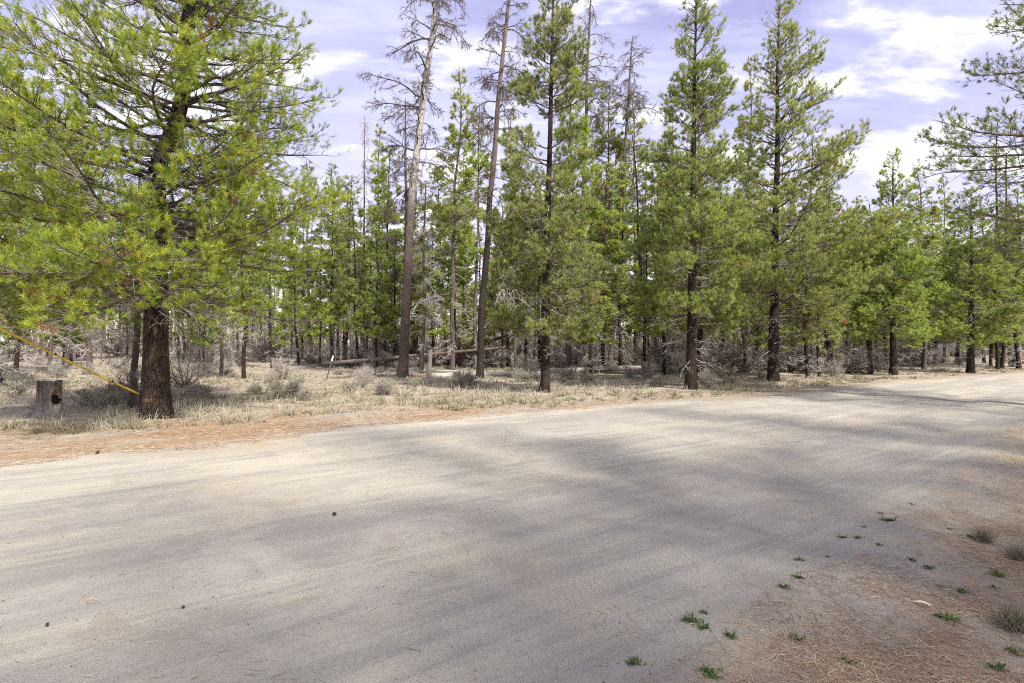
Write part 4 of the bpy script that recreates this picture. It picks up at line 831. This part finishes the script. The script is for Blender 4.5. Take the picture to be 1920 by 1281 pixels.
def flat_strips(rng, x, y, L, w, lift=0.006):
    N = len(x); z = ground_z(x, y); a = rng.random(N) * 6.283; d = np.stack([np.cos(a), np.sin(a), rng.normal(0, 0.06, N)], -1); sd = np.stack([-np.sin(a), np.cos(a), rng.normal(0, .3, N)], -1)
    c = np.stack([x, y, z + lift], -1); b1 = rng.normal(0, 0.12, (N, 1)); Lh = (L / 2)[:, None]
    p0 = c - d * Lh; p1 = c + sd * b1 * Lh; p2 = c + d * Lh
    for q in (p0, p1, p2): q[:, 2] = np.maximum(q[:, 2], ground_z(q[:, 0], q[:, 1]) + 0.003)
    W_ = sd * (w[:, None] / 2); V = np.stack([p0, p1 + W_, p2, p1 - W_], 1).reshape(-1, 3); i = np.arange(N) * 4
    Q = np.stack([i, i + 1, i + 2, i + 3], -1); return V, Q
def litter():
    rng = np.random.default_rng(310); b = Buf()
    def put(n, Y0, Y1, px0, px1, cond, L, w, clump, seed):
        xs = []; ys = []; got = 0
        while got < n:
            Y = np.exp(rng.uniform(np.log(Y0), np.log(Y1), 20000)); px = rng.uniform(px0, px1, 20000); x = (px - 960) / F_PX * Y; s, sf, sn = road_s(x, Y)
            ok = cond(x, Y, s, sf, sn) & (rng.random(20000) < np.clip(0.45 + clump * fbm(x * 1.4, Y * 1.4, seed, 3), 0.02, 1)); xs.append(x[ok]); ys.append(Y[ok]); got += ok.sum()
        x = np.concatenate(xs)[:n]; y = np.concatenate(ys)[:n]; LL = rng.uniform(L[0], L[1], n); V, Q = flat_strips(rng, x, y, LL, rng.uniform(w[0], w[1], n)); b.add(V, Q=Q, a=np.repeat(np.clip(rng.normal(0.55, 0.27, n), 0, 1), 4))
    put(17000, 2.1, 13, 950, 1990, lambda x, y, s, sf, sn: (sn > -0.1) & (rng.random(len(x)) < np.clip(0.25 + sn * 0.6, 0, 1)), (0.05, 0.14), (0.0022, 0.0038), 1.0, 91)
    put(13000, 6.2, 15, -60, 900, lambda x, y, s, sf, sn: (sf > -0.15) & (sf < 3.6), (0.08, 0.18), (0.004, 0.0075), 1.2, 92)
    put(3500, 10, 24, 500, 1800, lambda x, y, s, sf, sn: (sf > -0.1) & (sf < 1.5), (0.08, 0.18), (0.006, 0.010), 1.2, 93)
    put(450, 2.3, 9, -50, 1900, lambda x, y, s, sf, sn: s < -0.2, (0.05, 0.14), (0.003, 0.005), 1.6, 94)
    o = link('needle_litter', b.mesh('needle_litter', MAT['litter'], False)); tag(o, 'fallen red brown pine needles strewn along both road edges', 'needles', kind='stuff')
litter()
def gravel():
    rng = np.random.default_rng(320); n = 2600; Y = np.exp(rng.uniform(np.log(2.2), np.log(14), 60000)); px = rng.uniform(-30, 1950, 60000); x = (px - 960) / F_PX * Y; s, sf, sn = road_s(x, Y); u, v = road_uv(x, Y)
    ok = (s < 0.5) & (rng.random(60000) < np.clip(0.25 + 1.3 * fbm(u * 0.25, v * 1.6, 95, 3), 0.03, 1)); x = x[ok][:n]; Y = Y[ok][:n]; n = len(x)
    r = 0.0020 + 0.0045 * rng.random(n) ** 4 + 0.003 * (rng.random(n) < 0.02); oc = np.array([[1, 0, 0], [0, 1, 0], [-1, 0, 0], [0, -1, 0], [0, 0, .8], [0, 0, -.8]], float)
    V = np.stack([x, Y, ground_z(x, Y) + r * 0.3], -1)[:, None] + oc[None] * r[:, None, None] * rng.uniform(0.6, 1.4, (n, 6, 1)); ft = np.array([[0, 1, 4], [1, 2, 4], [2, 3, 4], [3, 0, 4], [1, 0, 5], [2, 1, 5], [3, 2, 5], [0, 3, 5]])
    b = Buf(); b.add(V, T=(np.arange(n) * 6)[:, None, None] + ft[None], a=np.repeat(rng.random(n) ** 1.3, 6)); o = link('gravel', b.mesh('gravel', MAT['pebble'], False)); tag(o, 'small dark pebbles scattered over the dirt road', 'gravel', kind='stuff')
gravel()

# ------------------------------------------------------------------ weeds and small things at the near road edge
def weed_parts(seed, n, L):
    rng = np.random.default_rng(seed); b = Buf()
    for k in range(n):
        a = rng.random() * 6.283; el = rng.uniform(0.1, 0.9); l = L * rng.uniform(0.5, 1.1); d = np.array([math.cos(a) * math.cos(el), math.sin(a) * math.cos(el), math.sin(el)]); sd = np.array([-math.sin(a), math.cos(a), 0]); w = l * 0.13
        o = rng.normal(0, L * 0.35, 3) * np.array([1, 1, 0])
        pts = [(0, .3, 0), (.35, 1, .0), (.7, .8, -.03), (1, .1, -.1)]; V = []
        for t, ww, dz in pts: c = o + d * l * t + ZUP * dz * l; V += [c - sd * w * ww, c + sd * w * ww]
        b.add(V, Q=[(0, 1, 3, 2), (2, 3, 5, 4), (4, 5, 7, 6)], a=np.clip(rng.normal(0.5, 0.25), 0, 1))
    return [('leaves', b.mesh('leaves', MAT['weed'], False))]
WEED = [weed_parts(400, 36, 0.055), weed_parts(401, 24, 0.05), weed_parts(402, 46, 0.06)]
WS = [(1294, 1172, 1.2), (1322, 1157, .9), (1320, 1187, .8), (1369, 1203, .8), (1468, 1117, 1.2), (1498, 1098, .8), (1498, 1057, .8), (1551, 1052, .6), (1579, 1011, .7), (1609, 1013, .8), (1647, 1030, .8), (1665, 982, 1.2), (1650, 966, .6), (1710, 950, .8), (1620, 992, .5), (1493, 1202, .9), (1587, 1245, 1.2), (1330, 1271, 1), (1778, 1164, 1.3), (1868, 1256, 1.4), (1710, 1059, .7), (1740, 1072, .8), (1782, 997, .8), (1819, 1010, .8), (1868, 1081, 1.2), (1862, 1104, .9), (1802, 1113, .8), (1190, 1247, .9), (1760, 1105, .6), (1900, 1225, .8)]
for i, (px, py, s) in enumerate(WS):
    p = base(px, py); L = 'green weed in sandy dirt %s' % ('by the bottom edge' if py > 1190 else ('amid needle litter, lower right' if px > 1700 else ('by the near tyre marks' if py > 1040 else 'along the road edge farther off')))
    thing('weed', WEED[i % 3], p, rs.random() * 6.28, s * 0.72, L, 'weed', 'green weeds at the near road edge')
def tuft_parts(seed, n, h):
    rng = np.random.default_rng(seed); az = rng.random(n) * 6.283; el = rng.uniform(0.5, 1.5, n); L = h * rng.uniform(0.6, 1.15, n); p = np.stack([rng.normal(0, .2 * h, n), rng.normal(0, .2 * h, n), 0 * az], -1)
    P = extend(rng, p, np.stack([np.cos(az) * np.cos(el), np.sin(az) * np.cos(el), np.sin(el)], -1), L, 4, -0.06, 0.06); b = Buf(); b.add(*tubes(P, 0.0022 * np.linspace(1, .25, 4)[None] * np.ones((n, 1)), 3), a=np.repeat(np.clip(rng.normal(0.50, 0.2, n), 0, 1), 12)); return [('blades', b.mesh('blades', MAT['grass']))]
TF = tuft_parts(410, 240, 0.15)
for px, py, s, lab in ((1842, 1018, .7, 'small pale grass tuft among needles, above the other two'), (1909, 1050, .7, 'pale grass tuft at the right edge, middle of three'), (1898, 1180, .85, 'largest pale green grass tuft at the lower right edge')):
    thing('grass_tuft', TF, base(px, py), rs.random() * 6, s, lab, 'grass tuft', 'pale grass tufts at the lower right')
def leaf():
    b = Buf(); n = 9; V = []
    for k in range(n):
        t = k / (n - 1); w = 0.011 * math.sin(math.pi * min(1, t * 0.9 + 0.08)) ** 0.8; V += [(t * 0.085, -w, 0.012 * math.sin(t * 3) + 0.004), (t * 0.085, 0, 0.004 + 0.012 * math.sin(t * 3) - 0.002), (t * 0.085, w, 0.012 * math.sin(t * 3) + 0.006)]
    b.add(V, Q=[(3 * k + c, 3 * k + c + 1, 3 * k + c + 4, 3 * k + c + 3) for k in range(n - 1) for c in (0, 1)], a=0.5)
    st = Buf(); st.add(*tubes(np.array([[[-0.045, 0.01, 0.006], [-0.02, 0.002, 0.006], [0.004, 0, 0.006]]]), np.array([[0.0012, 0.0014, 0.0016]]), 5), a=0.5)
    thing('fallen_leaf', [('blade', b.mesh('blade', MAT['pale_leaf'])), ('stalk', st.mesh('stalk', MAT['pale_leaf']))], base(1712, 1137) + np.array([0, 0, 0.008]), R(-42), 1, 'pale cream fallen leaf on the needle litter at lower right', 'leaf')
leaf()
def cone_parts():
    rng = np.random.default_rng(5); b = Buf(); core = Buf(); core.add(*tubes(np.array([[[0, 0, 0.004], [0, 0, 0.02], [0, 0, 0.045]]]), np.array([[0.012, 0.014, 0.005]]), 8, True))
    for k in range(44):
        z = 0.004 + 0.042 * k / 44; a = k * 2.4; r = 0.013 + 0.010 * math.sin(math.pi * (0.15 + 0.8 * k / 44)); c = np.array([math.cos(a), math.sin(a), 0]); sd = np.array([-math.sin(a), math.cos(a), 0]); o = ZUP * z
        V = [o + c * 0.008 - sd * .003, o + c * 0.008 + sd * .003, o + c * r + sd * .006 + ZUP * .004, o + c * r * 1.1 + ZUP * .008, o + c * r - sd * .006 + ZUP * .004]; b.add(V, Q=[(0, 1, 2, 4)], T=[(4, 2, 3)])
    return [('core', core.mesh('core', MAT['cone'])), ('scales', b.mesh('scales', MAT['cone'], False))]
CN = cone_parts()
for px, py, s, lab in ((631, 968, .7, 'dark pine cone alone in the middle of the road'), (180, 857, .9, 'dark pine cone on the needle litter at the far road edge'), (347, 1137, .35, 'small dark cone on the gravel in the lower left of road'), (88, 1174, .35, 'small dark cone nearest the lower left corner')):
    p = base(px, py); e = thing('pine_cone', CN, p + np.array([0, 0, 0.012]), rs.random() * 6, s, lab, 'pine cone', 'fallen pine cones', (1.4, 0.2))

# ------------------------------------------------------------------ tell like-labelled things apart by their order across the view
ORD = ['leftmost', 'second', 'third', 'fourth', 'fifth', 'sixth', 'seventh', 'eighth', 'ninth']
by = {}
for o in bpy.data.objects:
    if o.parent is None and o.get('label') and o.get('group'): by.setdefault(o['label'], []).append(o)
for lab, os_ in by.items():
    if 2 <= len(os_) <= 10 and os_[0].location.y > 2 and 'out of the picture' not in lab:
        os_.sort(key=lambda o: o.location.x / o.location.y)
        for i, o in enumerate(os_): o['label'] = ('rightmost ' if i == len(os_) - 1 else ORD[i] + ' ') + lab
